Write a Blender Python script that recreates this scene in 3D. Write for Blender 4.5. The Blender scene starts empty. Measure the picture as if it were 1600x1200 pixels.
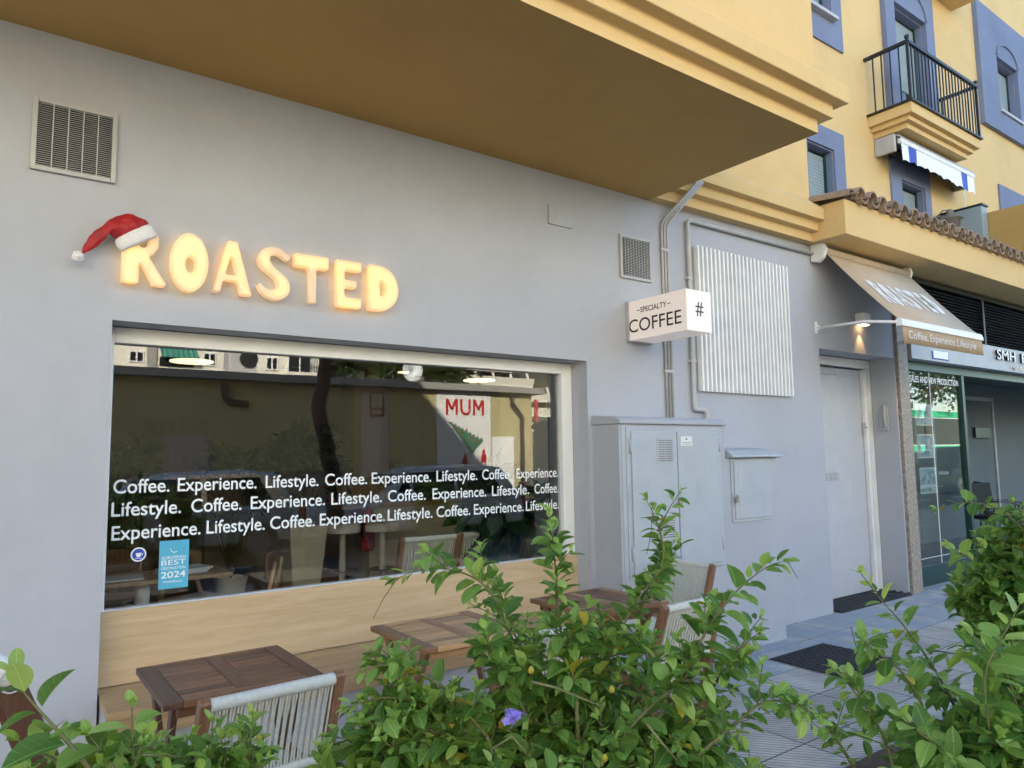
import bpy, math, random
import numpy as np
from mathutils import Vector, Matrix
R = math.radians
SC = bpy.context.scene
COL = SC.collection

# ------------------------------------------------------------------ camera
CAM = np.array([0.0, -3.9405, 1.55]); FPX = 1130.5
_pi, _ro, _ya = R(5.592), R(-0.808), R(36.146)
FW = np.array([math.sin(_ya)*math.cos(_pi), math.cos(_ya)*math.cos(_pi), math.sin(_pi)])
_r = np.array([math.cos(_ya), -math.sin(_ya), 0.0]); _u = np.cross(_r, FW)
RT = _r*math.cos(_ro)+_u*math.sin(_ro); UP = -_r*math.sin(_ro)+_u*math.cos(_ro)
cam = bpy.data.cameras.new('camera'); cam_o = bpy.data.objects.new('camera', cam); COL.objects.link(cam_o)
cam.sensor_width = 36; cam.sensor_fit = 'HORIZONTAL'; cam.lens = 36*FPX/1600
cam.clip_start = 0.05; cam.clip_end = 2000
m = Matrix.Identity(4)
for i in range(3):
    m[i][0], m[i][1], m[i][2], m[i][3] = RT[i], UP[i], -FW[i], CAM[i]
cam_o.matrix_world = m
SC.camera = cam_o
def ray(x, y): return FW+RT*(x-800)/FPX+UP*(600-y)/FPX
def at(x, y, d): return CAM+ray(x, y)*d                      # a point seen at this place, d metres in front
def ony(x, y, Y):
    d = ray(x, y); return CAM+d*((Y-CAM[1])/d[1])

# ------------------------------------------------------------------ light
W = bpy.data.worlds.new("World"); SC.world = W; W.use_nodes = True
nt = W.node_tree; bg = nt.nodes['Background']
sky = nt.nodes.new('ShaderNodeTexSky'); sky.sky_type = 'NISHITA'; sky.sun_disc = False
SUN_TO = Vector((-0.5, 1.0, 0.5)).normalized()               # towards the sun: behind the cafe, to the left
sky.sun_elevation = math.asin(SUN_TO.z); sky.sun_rotation = math.atan2(SUN_TO.x, SUN_TO.y)
sky.air_density = 1.0; sky.dust_density = 0.6; sky.ozone_density = 1.6
nt.links.new(sky.outputs[0], bg.inputs[0]); bg.inputs[1].default_value = 0.13
sun = bpy.data.lights.new('sun', 'SUN'); sun.energy = 4.8; sun.angle = R(0.5); sun.color = (1, 0.92, 0.78)
sun_o = bpy.data.objects.new('sun', sun); COL.objects.link(sun_o)
sun_o.rotation_euler = SUN_TO.to_track_quat('Z', 'Y').to_euler()
SC.view_settings.view_transform = 'Standard'; SC.view_settings.look = 'None'
SC.view_settings.gamma = 1.0; SC.view_settings.use_curve_mapping = False
SC.view_settings.exposure = 2.24

# ------------------------------------------------------------------ materials
def newmat(name):
    mt = bpy.data.materials.new(name); mt.use_nodes = True
    return mt, mt.node_tree, mt.node_tree.nodes['Principled BSDF']
def coords(nt_, scale=(1, 1, 1), rot=(0, 0, 0)):
    tc = nt_.nodes.new('ShaderNodeTexCoord'); mp = nt_.nodes.new('ShaderNodeMapping')
    mp.inputs['Scale'].default_value = scale; mp.inputs['Rotation'].default_value = rot
    nt_.links.new(tc.outputs['Object'], mp.inputs[0]); return mp.outputs[0]
def noise(nt_, vec, scale, detail=5, rough=0.6):
    n = nt_.nodes.new('ShaderNodeTexNoise'); n.inputs['Scale'].default_value = scale
    n.inputs['Detail'].default_value = detail; n.inputs['Roughness'].default_value = rough
    if vec: nt_.links.new(vec, n.inputs['Vector'])
    return n
def ramp(nt_, fac, stops):
    r = nt_.nodes.new('ShaderNodeValToRGB'); e = r.color_ramp.elements
    while len(e) < len(stops): e.new(0.5)
    for k, (p, c) in enumerate(stops):
        e[k].position = p; e[k].color = (c[0], c[1], c[2], 1)
    nt_.links.new(fac, r.inputs[0]); return r
def bump(nt_, h, bs, strength=0.2, dist=0.01, prev=None):
    b = nt_.nodes.new('ShaderNodeBump'); b.inputs['Strength'].default_value = strength; b.inputs['Distance'].default_value = dist
    nt_.links.new(h, b.inputs['Height'])
    if prev: nt_.links.new(prev, b.inputs['Normal'])
    if bs: nt_.links.new(b.outputs[0], bs.inputs['Normal'])
    return b.outputs[0]
def vary(c, k): return tuple(min(1, max(0, v*k)) for v in c)
def plain(name, col, rough=0.5, metal=0.0, var=0.08, scale=6, bmp=0.0, bscale=60, spec=0.5):
    mt, t, bs = newmat(name); v = coords(t)
    n = noise(t, v, scale)
    r = ramp(t, n.outputs[0], [(0.3, vary(col, 1-var)), (0.7, vary(col, 1+var))])
    t.links.new(r.outputs[0], bs.inputs['Base Color'])
    bs.inputs['Roughness'].default_value = rough; bs.inputs['Metallic'].default_value = metal
    bs.inputs['Specular IOR Level'].default_value = spec
    if bmp: bump(t, noise(t, v, bscale, 4).outputs[0], bs, bmp, 0.004)
    return mt
def plaster(name, col, grime=(0.30, 0.27, 0.23), amt=0.10, bmp=0.25, bscale=35):
    """painted render: trowel unevenness, faint blotches, a few small scuffs"""
    mt, t, bs = newmat(name); v = coords(t)
    n1 = noise(t, v, 1.1, 6, 0.62); n2 = noise(t, v, 9, 5, 0.7)
    r1 = ramp(t, n1.outputs[0], [(0.32, vary(col, 1-amt)), (0.5, col), (0.72, vary(col, 1+amt*0.6))])
    sv = coords(t, (3.0, 3.0, 0.35)); n4 = noise(t, sv, 2.2, 6, 0.7)
    rr = ramp(t, n4.outputs[0], [(0.58, (0, 0, 0)), (0.78, (1, 1, 1))])
    mx = t.nodes.new('ShaderNodeMixRGB'); mx.inputs[2].default_value = (*vary(grime, 1), 1)
    mm = t.nodes.new('ShaderNodeMath'); mm.operation = 'MULTIPLY'; mm.inputs[1].default_value = amt*0.9
    t.links.new(rr.outputs[0], mm.inputs[0]); t.links.new(mm.outputs[0], mx.inputs[0]); t.links.new(r1.outputs[0], mx.inputs[1])
    tw = t.nodes.new('ShaderNodeMixRGB'); tw.blend_type = 'MULTIPLY'; tw.inputs[0].default_value = 1.0; rt = ramp(t, n2.outputs[0], [(0.3, (0.975, 0.975, 0.975)), (0.7, (1.015, 1.015, 1.015))])
    t.links.new(mx.outputs[0], tw.inputs[1]); t.links.new(rt.outputs[0], tw.inputs[2]); mx = tw
    # hairline cracks, here and there only
    wn = noise(t, v, 3.5, 4); wa = t.nodes.new('ShaderNodeMixRGB'); wa.blend_type = 'ADD'; wa.inputs[0].default_value = 0.35; t.links.new(v, wa.inputs[1]); t.links.new(wn.outputs[1], wa.inputs[2])
    vc = t.nodes.new('ShaderNodeTexVoronoi'); vc.feature = 'DISTANCE_TO_EDGE'; vc.inputs['Scale'].default_value = 0.9; t.links.new(wa.outputs[0], vc.inputs['Vector'])
    cr = ramp(t, vc.outputs['Distance'], [(0.0015, (1, 1, 1)), (0.004, (0, 0, 0))]); cm = ramp(t, noise(t, v, 0.8, 2).outputs[0], [(0.52, (0, 0, 0)), (0.62, (0.09, 0.09, 0.09))])
    cmul = t.nodes.new('ShaderNodeMath'); cmul.operation = 'MULTIPLY'; t.links.new(cr.outputs[0], cmul.inputs[0]); t.links.new(cm.outputs[0], cmul.inputs[1])
    mc_ = t.nodes.new('ShaderNodeMixRGB'); mc_.inputs[2].default_value = (*vary(col, 0.55), 1); t.links.new(cmul.outputs[0], mc_.inputs[0]); t.links.new(mx.outputs[0], mc_.inputs[1]); mx = mc_
    vo = t.nodes.new('ShaderNodeTexVoronoi'); vo.inputs['Scale'].default_value = 2.3; t.links.new(v, vo.inputs['Vector'])
    sp = ramp(t, vo.outputs['Distance'], [(0.018, (1, 1, 1)), (0.03, (0, 0, 0))])
    mx2 = t.nodes.new('ShaderNodeMixRGB'); mx2.inputs[2].default_value = (*vary(col, 0.5), 1)
    m2 = t.nodes.new('ShaderNodeMath'); m2.operation = 'MULTIPLY'; m2.inputs[1].default_value = amt*3.2
    t.links.new(sp.outputs[0], m2.inputs[0]); t.links.new(m2.outputs[0], mx2.inputs[0]); t.links.new(mx.outputs[0], mx2.inputs[1])
    t.links.new(mx2.outputs[0], bs.inputs['Base Color'])
    bs.inputs['Roughness'].default_value = 0.85; bs.inputs['Specular IOR Level'].default_value = 0.25
    b1 = bump(t, n2.outputs[0], None, bmp, 0.006)
    bump(t, noise(t, v, bscale*4, 3).outputs[0], bs, bmp*0.7, 0.002, b1)
    return mt
def wood(name, c1, c2, axis='x', fine=1.0, rough=0.5, island=0.0):
    mt, t, bs = newmat(name)
    s = {'x': (1.2, 14, 14), 'y': (14, 1.2, 14), 'z': (14, 14, 1.2)}[axis]
    v = coords(t, tuple(k*fine for k in s))
    n1 = noise(t, v, 1.6, 8, 0.65); n1.inputs['Distortion'].default_value = 0.6
    n2 = noise(t, coords(t, tuple(k*fine*6 for k in s)), 1.5, 4, 0.6)
    mixf = t.nodes.new('ShaderNodeMath'); mixf.operation = 'MULTIPLY_ADD'; mixf.inputs[1].default_value = 0.3
    t.links.new(n2.outputs[0], mixf.inputs[0]); t.links.new(n1.outputs[0], mixf.inputs[2])
    r = ramp(t, mixf.outputs[0], [(0.42, c1), (0.62, tuple((a+b)/2 for a, b in zip(c1, c2))), (0.85, c2)])
    out = r.outputs[0]
    if island:
        g = t.nodes.new('ShaderNodeNewGeometry'); hs = t.nodes.new('ShaderNodeHueSaturation')
        mr = t.nodes.new('ShaderNodeMapRange'); mr.inputs['To Min'].default_value = 1-island; mr.inputs['To Max'].default_value = 1+island
        t.links.new(g.outputs['Random Per Island'], mr.inputs[0]); t.links.new(mr.outputs[0], hs.inputs['Value'])
        t.links.new(out, hs.inputs['Color']); out = hs.outputs[0]
    t.links.new(out, bs.inputs['Base Color'])
    bs.inputs['Roughness'].default_value = rough
    bump(t, n2.outputs[0], bs, 0.12, 0.002)
    return mt
def emit(name, col, strength):
    mt, t, bs = newmat(name)
    bs.inputs['Base Color'].default_value = (*vary(col, 0.8), 1)
    bs.inputs['Emission Color'].default_value = (*col, 1); bs.inputs['Emission Strength'].default_value = strength
    bs.inputs['Roughness'].default_value = 0.35
    return mt
def glass(name, ior=1.7, tint=(1, 1, 1), gain=1.0):
    """thin pane: sees through, mirrors by the Fresnel law"""
    mt, t, bs = newmat(name); t.nodes.remove(bs)
    out = t.nodes['Material Output']; tr = t.nodes.new('ShaderNodeBsdfTransparent'); tr.inputs[0].default_value = (*tint, 1)
    gl = t.nodes.new('ShaderNodeBsdfGlossy'); gl.inputs['Roughness'].default_value = 0.0
    fr = t.nodes.new('ShaderNodeFresnel'); ge = t.nodes.new('ShaderNodeNewGeometry')
    mi_ = t.nodes.new('ShaderNodeMapRange'); mi_.inputs['To Min'].default_value = ior; mi_.inputs['To Max'].default_value = 1/ior
    t.links.new(ge.outputs['Backfacing'], mi_.inputs[0]); t.links.new(mi_.outputs[0], fr.inputs[0])
    bb = t.nodes.new('ShaderNodeBump'); bb.inputs['Strength'].default_value = 0.02; bb.inputs['Distance'].default_value = 0.02
    t.links.new(noise(t, coords(t), 1.3, 1).outputs[0], bb.inputs['Height']); t.links.new(bb.outputs[0], gl.inputs['Normal'])
    mu = t.nodes.new('ShaderNodeMath'); mu.operation = 'MULTIPLY'; mu.inputs[1].default_value = gain; mu.use_clamp = True
    mx = t.nodes.new('ShaderNodeMixShader')
    t.links.new(fr.outputs[0], mu.inputs[0]); t.links.new(mu.outputs[0], mx.inputs[0])
    t.links.new(tr.outputs[0], mx.inputs[1]); t.links.new(gl.outputs[0], mx.inputs[2]); t.links.new(mx.outputs[0], out.inputs[0])
    return mt
def leafmat(name, c_dark, c_light, trans=0.35):
    mt, t, bs = newmat(name); out = t.nodes['Material Output']
    g = t.nodes.new('ShaderNodeNewGeometry'); uv = t.nodes.new('ShaderNodeUVMap'); sx = t.nodes.new('ShaderNodeSeparateXYZ')
    t.links.new(uv.outputs[0], sx.inputs[0])
    r = ramp(t, g.outputs['Random Per Island'], [(0.0, c_dark), (0.6, tuple((a+b)/2 for a, b in zip(c_dark, c_light))), (1.0, c_light)])
    n = noise(t, coords(t), 55, 3); mv = t.nodes.new('ShaderNodeMixRGB'); mv.blend_type = 'MULTIPLY'; mv.inputs[0].default_value = 0.35
    rn = ramp(t, n.outputs[0], [(0.3, (0.6, 0.66, 0.5)), (0.7, (1, 1, 1))]); t.links.new(r.outputs[0], mv.inputs[1]); t.links.new(rn.outputs[0], mv.inputs[2])
    # midrib and side veins are paler
    ab = t.nodes.new('ShaderNodeMath'); ab.operation = 'ABSOLUTE'; sb = t.nodes.new('ShaderNodeMath'); sb.operation = 'SUBTRACT'; sb.inputs[1].default_value = 0.5
    t.links.new(sx.outputs[0], sb.inputs[0]); t.links.new(sb.outputs[0], ab.inputs[0])
    ve = t.nodes.new('ShaderNodeMath'); ve.operation = 'MULTIPLY_ADD'; ve.inputs[1].default_value = -0.55
    t.links.new(ab.outputs[0], ve.inputs[0]); t.links.new(sx.outputs[1], ve.inputs[2])
    fr = t.nodes.new('ShaderNodeMath'); fr.operation = 'MULTIPLY'; fr.inputs[1].default_value = 6.5
    pp = t.nodes.new('ShaderNodeMath'); pp.operation = 'PINGPONG'; pp.inputs[1].default_value = 0.5
    t.links.new(ve.outputs[0], fr.inputs[0]); t.links.new(fr.outputs[0], pp.inputs[0])
    rib = ramp(t, ab.outputs[0], [(0.015, (1, 1, 1)), (0.05, (0, 0, 0))]); vein = ramp(t, pp.outputs[0], [(0.0, (0.5, 0.5, 0.5)), (0.08, (0, 0, 0))])
    mxv = t.nodes.new('ShaderNodeMixRGB'); mxv.blend_type = 'ADD'; mxv.inputs[0].default_value = 1
    t.links.new(rib.outputs[0], mxv.inputs[1]); t.links.new(vein.outputs[0], mxv.inputs[2])
    mc = t.nodes.new('ShaderNodeMixRGB'); mc.inputs[2].default_value = (*vary(c_light, 1.35), 1)
    fa = t.nodes.new('ShaderNodeMath'); fa.operation = 'MULTIPLY'; fa.inputs[1].default_value = 0.45
    t.links.new(mxv.outputs[0], fa.inputs[0]); t.links.new(fa.outputs[0], mc.inputs[0]); t.links.new(mv.outputs[0], mc.inputs[1])
    t.links.new(mc.outputs[0], bs.inputs['Base Color'])
    bs.inputs['Roughness'].default_value = 0.42; bs.inputs['Specular IOR Level'].default_value = 0.45
    bump(t, mxv.outputs[0], bs, 0.25, 0.001)
    tl = t.nodes.new('ShaderNodeBsdfTranslucent'); hs = t.nodes.new('ShaderNodeHueSaturation'); hs.inputs['Value'].default_value = 1.5; hs.inputs['Hue'].default_value = 0.48
    t.links.new(mc.outputs[0], hs.inputs['Color']); t.links.new(hs.outputs[0], tl.inputs[0])
    mx = t.nodes.new('ShaderNodeMixShader'); mx.inputs[0].default_value = trans
    t.links.new(bs.outputs[0], mx.inputs[1]); t.links.new(tl.outputs[0], mx.inputs[2]); t.links.new(mx.outputs[0], out.inputs[0])
    return mt

M = {}
M['grey_wall'] = plaster('grey_wall_paint', (0.42, 0.435, 0.475), amt=0.07, bmp=0.25)
M['grey_paint'] = plain('grey_gloss_paint', (0.40, 0.43, 0.46), 0.5, var=0.06, bmp=0.1)
M['door_paint'] = plain('pale_door_paint', (0.475, 0.485, 0.51), 0.45, var=0.05)
M['grey_pipe'] = plain('grey_pipe_paint', (0.44, 0.435, 0.43), 0.5, var=0.1)
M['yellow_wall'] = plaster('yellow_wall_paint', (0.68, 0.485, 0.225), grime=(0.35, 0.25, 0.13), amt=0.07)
M['yellow_wall_shaded'] = plaster('yellow_wall_paint_shaded', (0.47, 0.295, 0.10), grime=(0.33, 0.23, 0.12), amt=0.09)  # wall yellow darkened: the soffit's shade is put into the colour
M['blue_trim'] = plaster('blue_trim_paint', (0.185, 0.22, 0.325), grime=(0.12, 0.13, 0.22), amt=0.12)
M['shutter'] = plain('roller_shutter_plastic', (0.27, 0.33, 0.34), 0.55, var=0.05)
M['white_paint'] = plain('white_paint', (0.78, 0.78, 0.77), 0.45, var=0.05)
M['cream'] = plain('cream_white', (0.72, 0.68, 0.58), 0.7, var=0.07, scale=2)
M['dark_metal'] = plain('dark_metal', (0.025, 0.027, 0.03), 0.45, 0.4)
M['steel'] = plain('brushed_steel', (0.5, 0.5, 0.5), 0.3, 0.9)
M['black'] = plain('black_plastic', (0.012, 0.012, 0.013), 0.5)
M['void'] = plain('dark_void', (0.015, 0.015, 0.016), 0.9)
M['vent'] = plain('vent_paint', (0.42, 0.42, 0.42), 0.5, var=0.08)
M['oak'] = wood('light_oak_board', (0.47, 0.325, 0.175), (0.62, 0.46, 0.28), 'x', 0.8, 0.5)
M['oak_seat'] = wood('light_oak_seat', (0.34, 0.21, 0.10), (0.54, 0.37, 0.20), 'x', 0.8, 0.5)
M['acacia'] = wood('oiled_acacia', (0.085, 0.036, 0.017), (0.22, 0.098, 0.045), 'x', 1.6, 0.42, 0.35)
M['acacia_y'] = wood('oiled_acacia_cross', (0.06, 0.025, 0.014), (0.14, 0.062, 0.034), 'y', 1.6, 0.42, 0.3)
M['teak'] = wood('golden_teak', (0.28, 0.15, 0.062), (0.56, 0.34, 0.155), 'x', 1.6, 0.38, 0.3)
M['teak_y'] = wood('golden_teak_cross', (0.17, 0.085, 0.038), (0.34, 0.18, 0.085), 'y', 1.6, 0.38, 0.25)
M['chair_wood'] = wood('chair_wood', (0.11, 0.05, 0.024), (0.27, 0.135, 0.065), 'z', 1.6, 0.42, 0.15)
M['dark_wood'] = wood('dark_chair_wood', (0.05, 0.022, 0.014), (0.12, 0.05, 0.03), 'z', 1.6, 0.4, 0.1)
M['rope'] = plain('grey_green_rope', (0.60, 0.60, 0.53), 0.8, var=0.1, scale=60, bmp=0.5, bscale=500)
M['cafe_wood'] = wood('cafe_chair_wood', (0.36, 0.22, 0.11), (0.58, 0.40, 0.22), 'z', 1.5, 0.45)
M['walnut'] = wood('cafe_walnut', (0.14, 0.07, 0.035), (0.28, 0.15, 0.08), 'z', 1.5, 0.45)
M['pane'] = glass('window_glass', 1.78, (0.96, 0.97, 0.965), 1.05)
M['pane_green'] = glass('shop_glass', 1.6, (0.86, 0.91, 0.895), 1.0)
M['green_metal'] = plain('dark_green_metal', (0.012, 0.05, 0.045), 0.35, 0.2)
M['vinyl'] = plain('white_vinyl', (0.82, 0.86, 0.87), 0.5, var=0.03)
M['awning_print'] = plain('awning_print', (0.72, 0.70, 0.67), 0.85, var=0.06)
M['office_wall'] = plain('office_wall', (0.16, 0.185, 0.185), 0.8, var=0.08, scale=1)
M['sign_black'] = plain('sign_black', (0.012, 0.012, 0.013), 0.45)
M['sign_face'] = emit('lightbox_acrylic', (0.95, 0.84, 0.78), 0.05)
M['letter_core'] = emit('letter_lamp_core', (1.0, 0.60, 0.155), 0.50)
def acrylic():
    mt, t, bs = newmat('opal_acrylic'); out = t.nodes['Material Output']; bs.inputs['Base Color'].default_value = (.82, .76, .68, 1); bs.inputs['Roughness'].default_value = .3
    tl = t.nodes.new('ShaderNodeBsdfTranslucent'); tl.inputs[0].default_value = (.95, .88, .78, 1); mx = t.nodes.new('ShaderNodeMixShader'); mx.inputs[0].default_value = .55
    t.links.new(bs.outputs[0], mx.inputs[1]); t.links.new(tl.outputs[0], mx.inputs[2]); t.links.new(mx.outputs[0], out.inputs[0]); return mt
M['letter_rim'] = acrylic()
M['red_felt'] = plain('red_satin', (0.34, 0.007, 0.012), 0.62, var=0.25, scale=14, bmp=0.4, bscale=30)
M['fur'] = plain('white_plush', (0.78, 0.76, 0.75), 0.95, var=0.06, scale=60, bmp=0.9, bscale=260)
M['canvas'] = plain('tan_canvas', (0.50, 0.40, 0.29), 0.85, var=0.05, bmp=0.25, bscale=400)
M['canvas_dark'] = plain('tan_canvas_valance', (0.42, 0.30, 0.175), 0.85, var=0.05, bmp=0.25, bscale=400)
M['tile'] = plain('clay_tile', (0.30, 0.22, 0.155), 0.85, var=0.3, scale=7, bmp=0.4, bscale=30)
M['stone'] = plain('speckled_granite', (0.30, 0.25, 0.20), 0.55, var=0.45, scale=28, bmp=0.1)
M['asphalt'] = plain('asphalt', (0.05, 0.05, 0.052), 0.9, var=0.2, scale=20, bmp=0.6, bscale=200)
M['kerb'] = plain('kerb_stone', (0.30, 0.29, 0.27), 0.85, var=0.2, scale=10, bmp=0.3)
M['soil'] = plain('planter_soil', (0.06, 0.042, 0.028), 0.95, var=0.4, scale=25, bmp=1.0, bscale=50)
M['rubber'] = plain('black_rubber', (0.018, 0.018, 0.02), 0.75, var=0.2, bmp=0.3)
M['olive'] = plaster('olive_render', (0.43, 0.39, 0.215), amt=0.1)
M['bark'] = plain('bark', (0.075, 0.052, 0.038), 0.95, var=0.35, scale=18, bmp=1.0, bscale=40)
M['twig'] = plain('green_twig', (0.13, 0.13, 0.05), 0.7, var=0.25, scale=30)
M['branch'] = plain('grey_branch', (0.16, 0.12, 0.085), 0.85, var=0.25, scale=30, bmp=0.4)
M['leaf'] = leafmat('leaf_mature', (0.07, 0.17, 0.032), (0.27, 0.44, 0.10), 0.48)
M['leaf_young'] = leafmat('leaf_young', (0.24, 0.40, 0.075), (0.40, 0.56, 0.16), 0.45)
M['leaf_yellow'] = leafmat('leaf_yellowed', (0.38, 0.34, 0.03), (0.50, 0.44, 0.07), 0.4)
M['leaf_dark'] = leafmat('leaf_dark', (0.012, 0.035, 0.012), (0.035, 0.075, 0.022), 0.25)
M['leaf_far'] = leafmat('leaf_street_tree', (0.035, 0.075, 0.02), (0.10, 0.14, 0.04), 0.3)
M['petal'] = plain('lilac_petal', (0.22, 0.17, 0.55), 0.6, var=0.2, scale=120)
M['red'] = plain('red_paint', (0.45, 0.015, 0.02), 0.4)
M['beige_in'] = plain('interior_beige', (0.52, 0.45, 0.36), 0.85, var=0.06, scale=1.5)
M['floor_in'] = plain('interior_floor', (0.07, 0.065, 0.06), 0.35, var=0.25, scale=3)
M['brass_lamp'] = emit('lamp_disc', (1.0, 0.78, 0.42), 0.5)
M['silver_car'] = plain('silver_car_paint', (0.62, 0.64, 0.66), 0.25, 0.7, var=0.02)
M['black_car'] = plain('dark_car_paint', (0.02, 0.022, 0.026), 0.2, 0.3, var=0.02)
M['white_car'] = plain('white_car_paint', (0.65, 0.66, 0.66), 0.25, 0.0, var=0.02)
M['car_glass'] = plain('car_glass', (0.015, 0.018, 0.02), 0.05, 0.0, var=0.02)
M['green_band'] = plain('green_band', (0.03, 0.45, 0.2), 0.5, var=0.03)
M['sky_blue'] = plain('sticker_blue', (0.09, 0.42, 0.62), 0.5, var=0.04)
M['royal'] = plain('royal_blue', (0.03, 0.07, 0.42), 0.6, var=0.06)
M['paper'] = plain('paper', (0.72, 0.72, 0.70), 0.7, var=0.04)
M['photo_a'] = plain('poster_print', (0.42, 0.48, 0.53), 0.5, var=0.6, scale=14)
M['grey_stone'] = plain('rubble_stone', (0.22, 0.20, 0.17), 0.95, var=0.4, scale=1.2)
M['hill_green'] = plain('hillside', (0.09, 0.085, 0.045), 0.95, var=0.4, scale=0.25)

def paver_mat():
    mt, t, bs = newmat('ribbed_pavers'); v = coords(t)
    br = t.nodes.new('ShaderNodeTexBrick'); br.offset = 0.0; br.inputs['Scale'].default_value = 1.0
    br.inputs['Brick Width'].default_value = 0.40; br.inputs['Row Height'].default_value = 0.40; br.inputs['Mortar Size'].default_value = 0.005
    br.inputs['Mortar Smooth'].default_value = 0.3; br.inputs['Bias'].default_value = 0.0
    br.inputs['Color1'].default_value = (0.44, 0.41, 0.37, 1); br.inputs['Color2'].default_value = (0.56, 0.525, 0.475, 1); br.inputs['Mortar'].default_value = (0.07, 0.065, 0.06, 1)
    t.links.new(v, br.inputs['Vector'])
    n = noise(t, v, 2.5, 8, 0.7); rn = ramp(t, n.outputs[0], [(0.3, (0.62, 0.6, 0.58)), (0.7, (1.12, 1.12, 1.12))])
    mu = t.nodes.new('ShaderNodeMixRGB'); mu.blend_type = 'MULTIPLY'; mu.inputs[0].default_value = 1
    t.links.new(br.outputs[0], mu.inputs[1]); t.links.new(rn.outputs[0], mu.inputs[2])
    # ribs run diagonally across the slabs
    wv = t.nodes.new('ShaderNodeTexWave'); wv.wave_type = 'BANDS'; wv.bands_direction = 'X'; wv.inputs['Scale'].default_value = 9.5
    wv.inputs['Distortion'].default_value = 0.5; wv.inputs['Detail'].default_value = 1
    t.links.new(coords(t, (1, 1, 1), (0, 0, R(-40))), wv.inputs['Vector'])
    rw = ramp(t, wv.outputs[0], [(0.10, (0.45, 0.45, 0.45)), (0.32, (1, 1, 1))])
    # a smooth strip along the wall has no ribs; reflected sky blue is painted into its colour
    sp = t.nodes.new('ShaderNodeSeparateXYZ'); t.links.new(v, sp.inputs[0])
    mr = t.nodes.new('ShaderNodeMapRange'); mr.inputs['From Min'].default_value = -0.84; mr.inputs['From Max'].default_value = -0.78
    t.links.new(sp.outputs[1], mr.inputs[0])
    m2 = t.nodes.new('ShaderNodeMixRGB'); m2.inputs[2].default_value = (1, 1, 1, 1); t.links.new(mr.outputs[0], m2.inputs[0]); t.links.new(rw.outputs[0], m2.inputs[1])
    m3 = t.nodes.new('ShaderNodeMixRGB'); m3.blend_type = 'MULTIPLY'; m3.inputs[0].default_value = 0.85
    t.links.new(mu.outputs[0], m3.inputs[1]); t.links.new(m2.outputs[0], m3.inputs[2])
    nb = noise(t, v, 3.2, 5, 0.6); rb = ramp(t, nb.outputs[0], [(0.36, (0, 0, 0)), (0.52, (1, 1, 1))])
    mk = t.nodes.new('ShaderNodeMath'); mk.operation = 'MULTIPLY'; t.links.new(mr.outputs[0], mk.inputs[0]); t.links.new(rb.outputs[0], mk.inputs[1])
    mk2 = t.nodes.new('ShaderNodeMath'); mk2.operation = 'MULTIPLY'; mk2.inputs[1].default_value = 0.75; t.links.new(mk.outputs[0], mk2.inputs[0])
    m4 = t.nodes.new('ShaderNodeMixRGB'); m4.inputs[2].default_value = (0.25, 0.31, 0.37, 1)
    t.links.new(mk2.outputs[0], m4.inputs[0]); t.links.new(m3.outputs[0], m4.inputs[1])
    t.links.new(m4.outputs[0], bs.inputs['Base Color']); bs.inputs['Roughness'].default_value = 0.85
    b1 = bump(t, m2.outputs[0], None, 0.5, 0.006); bump(t, br.outputs['Fac'], bs, -0.4, 0.006, b1)
    return mt
M['pavers'] = paver_mat()

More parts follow.
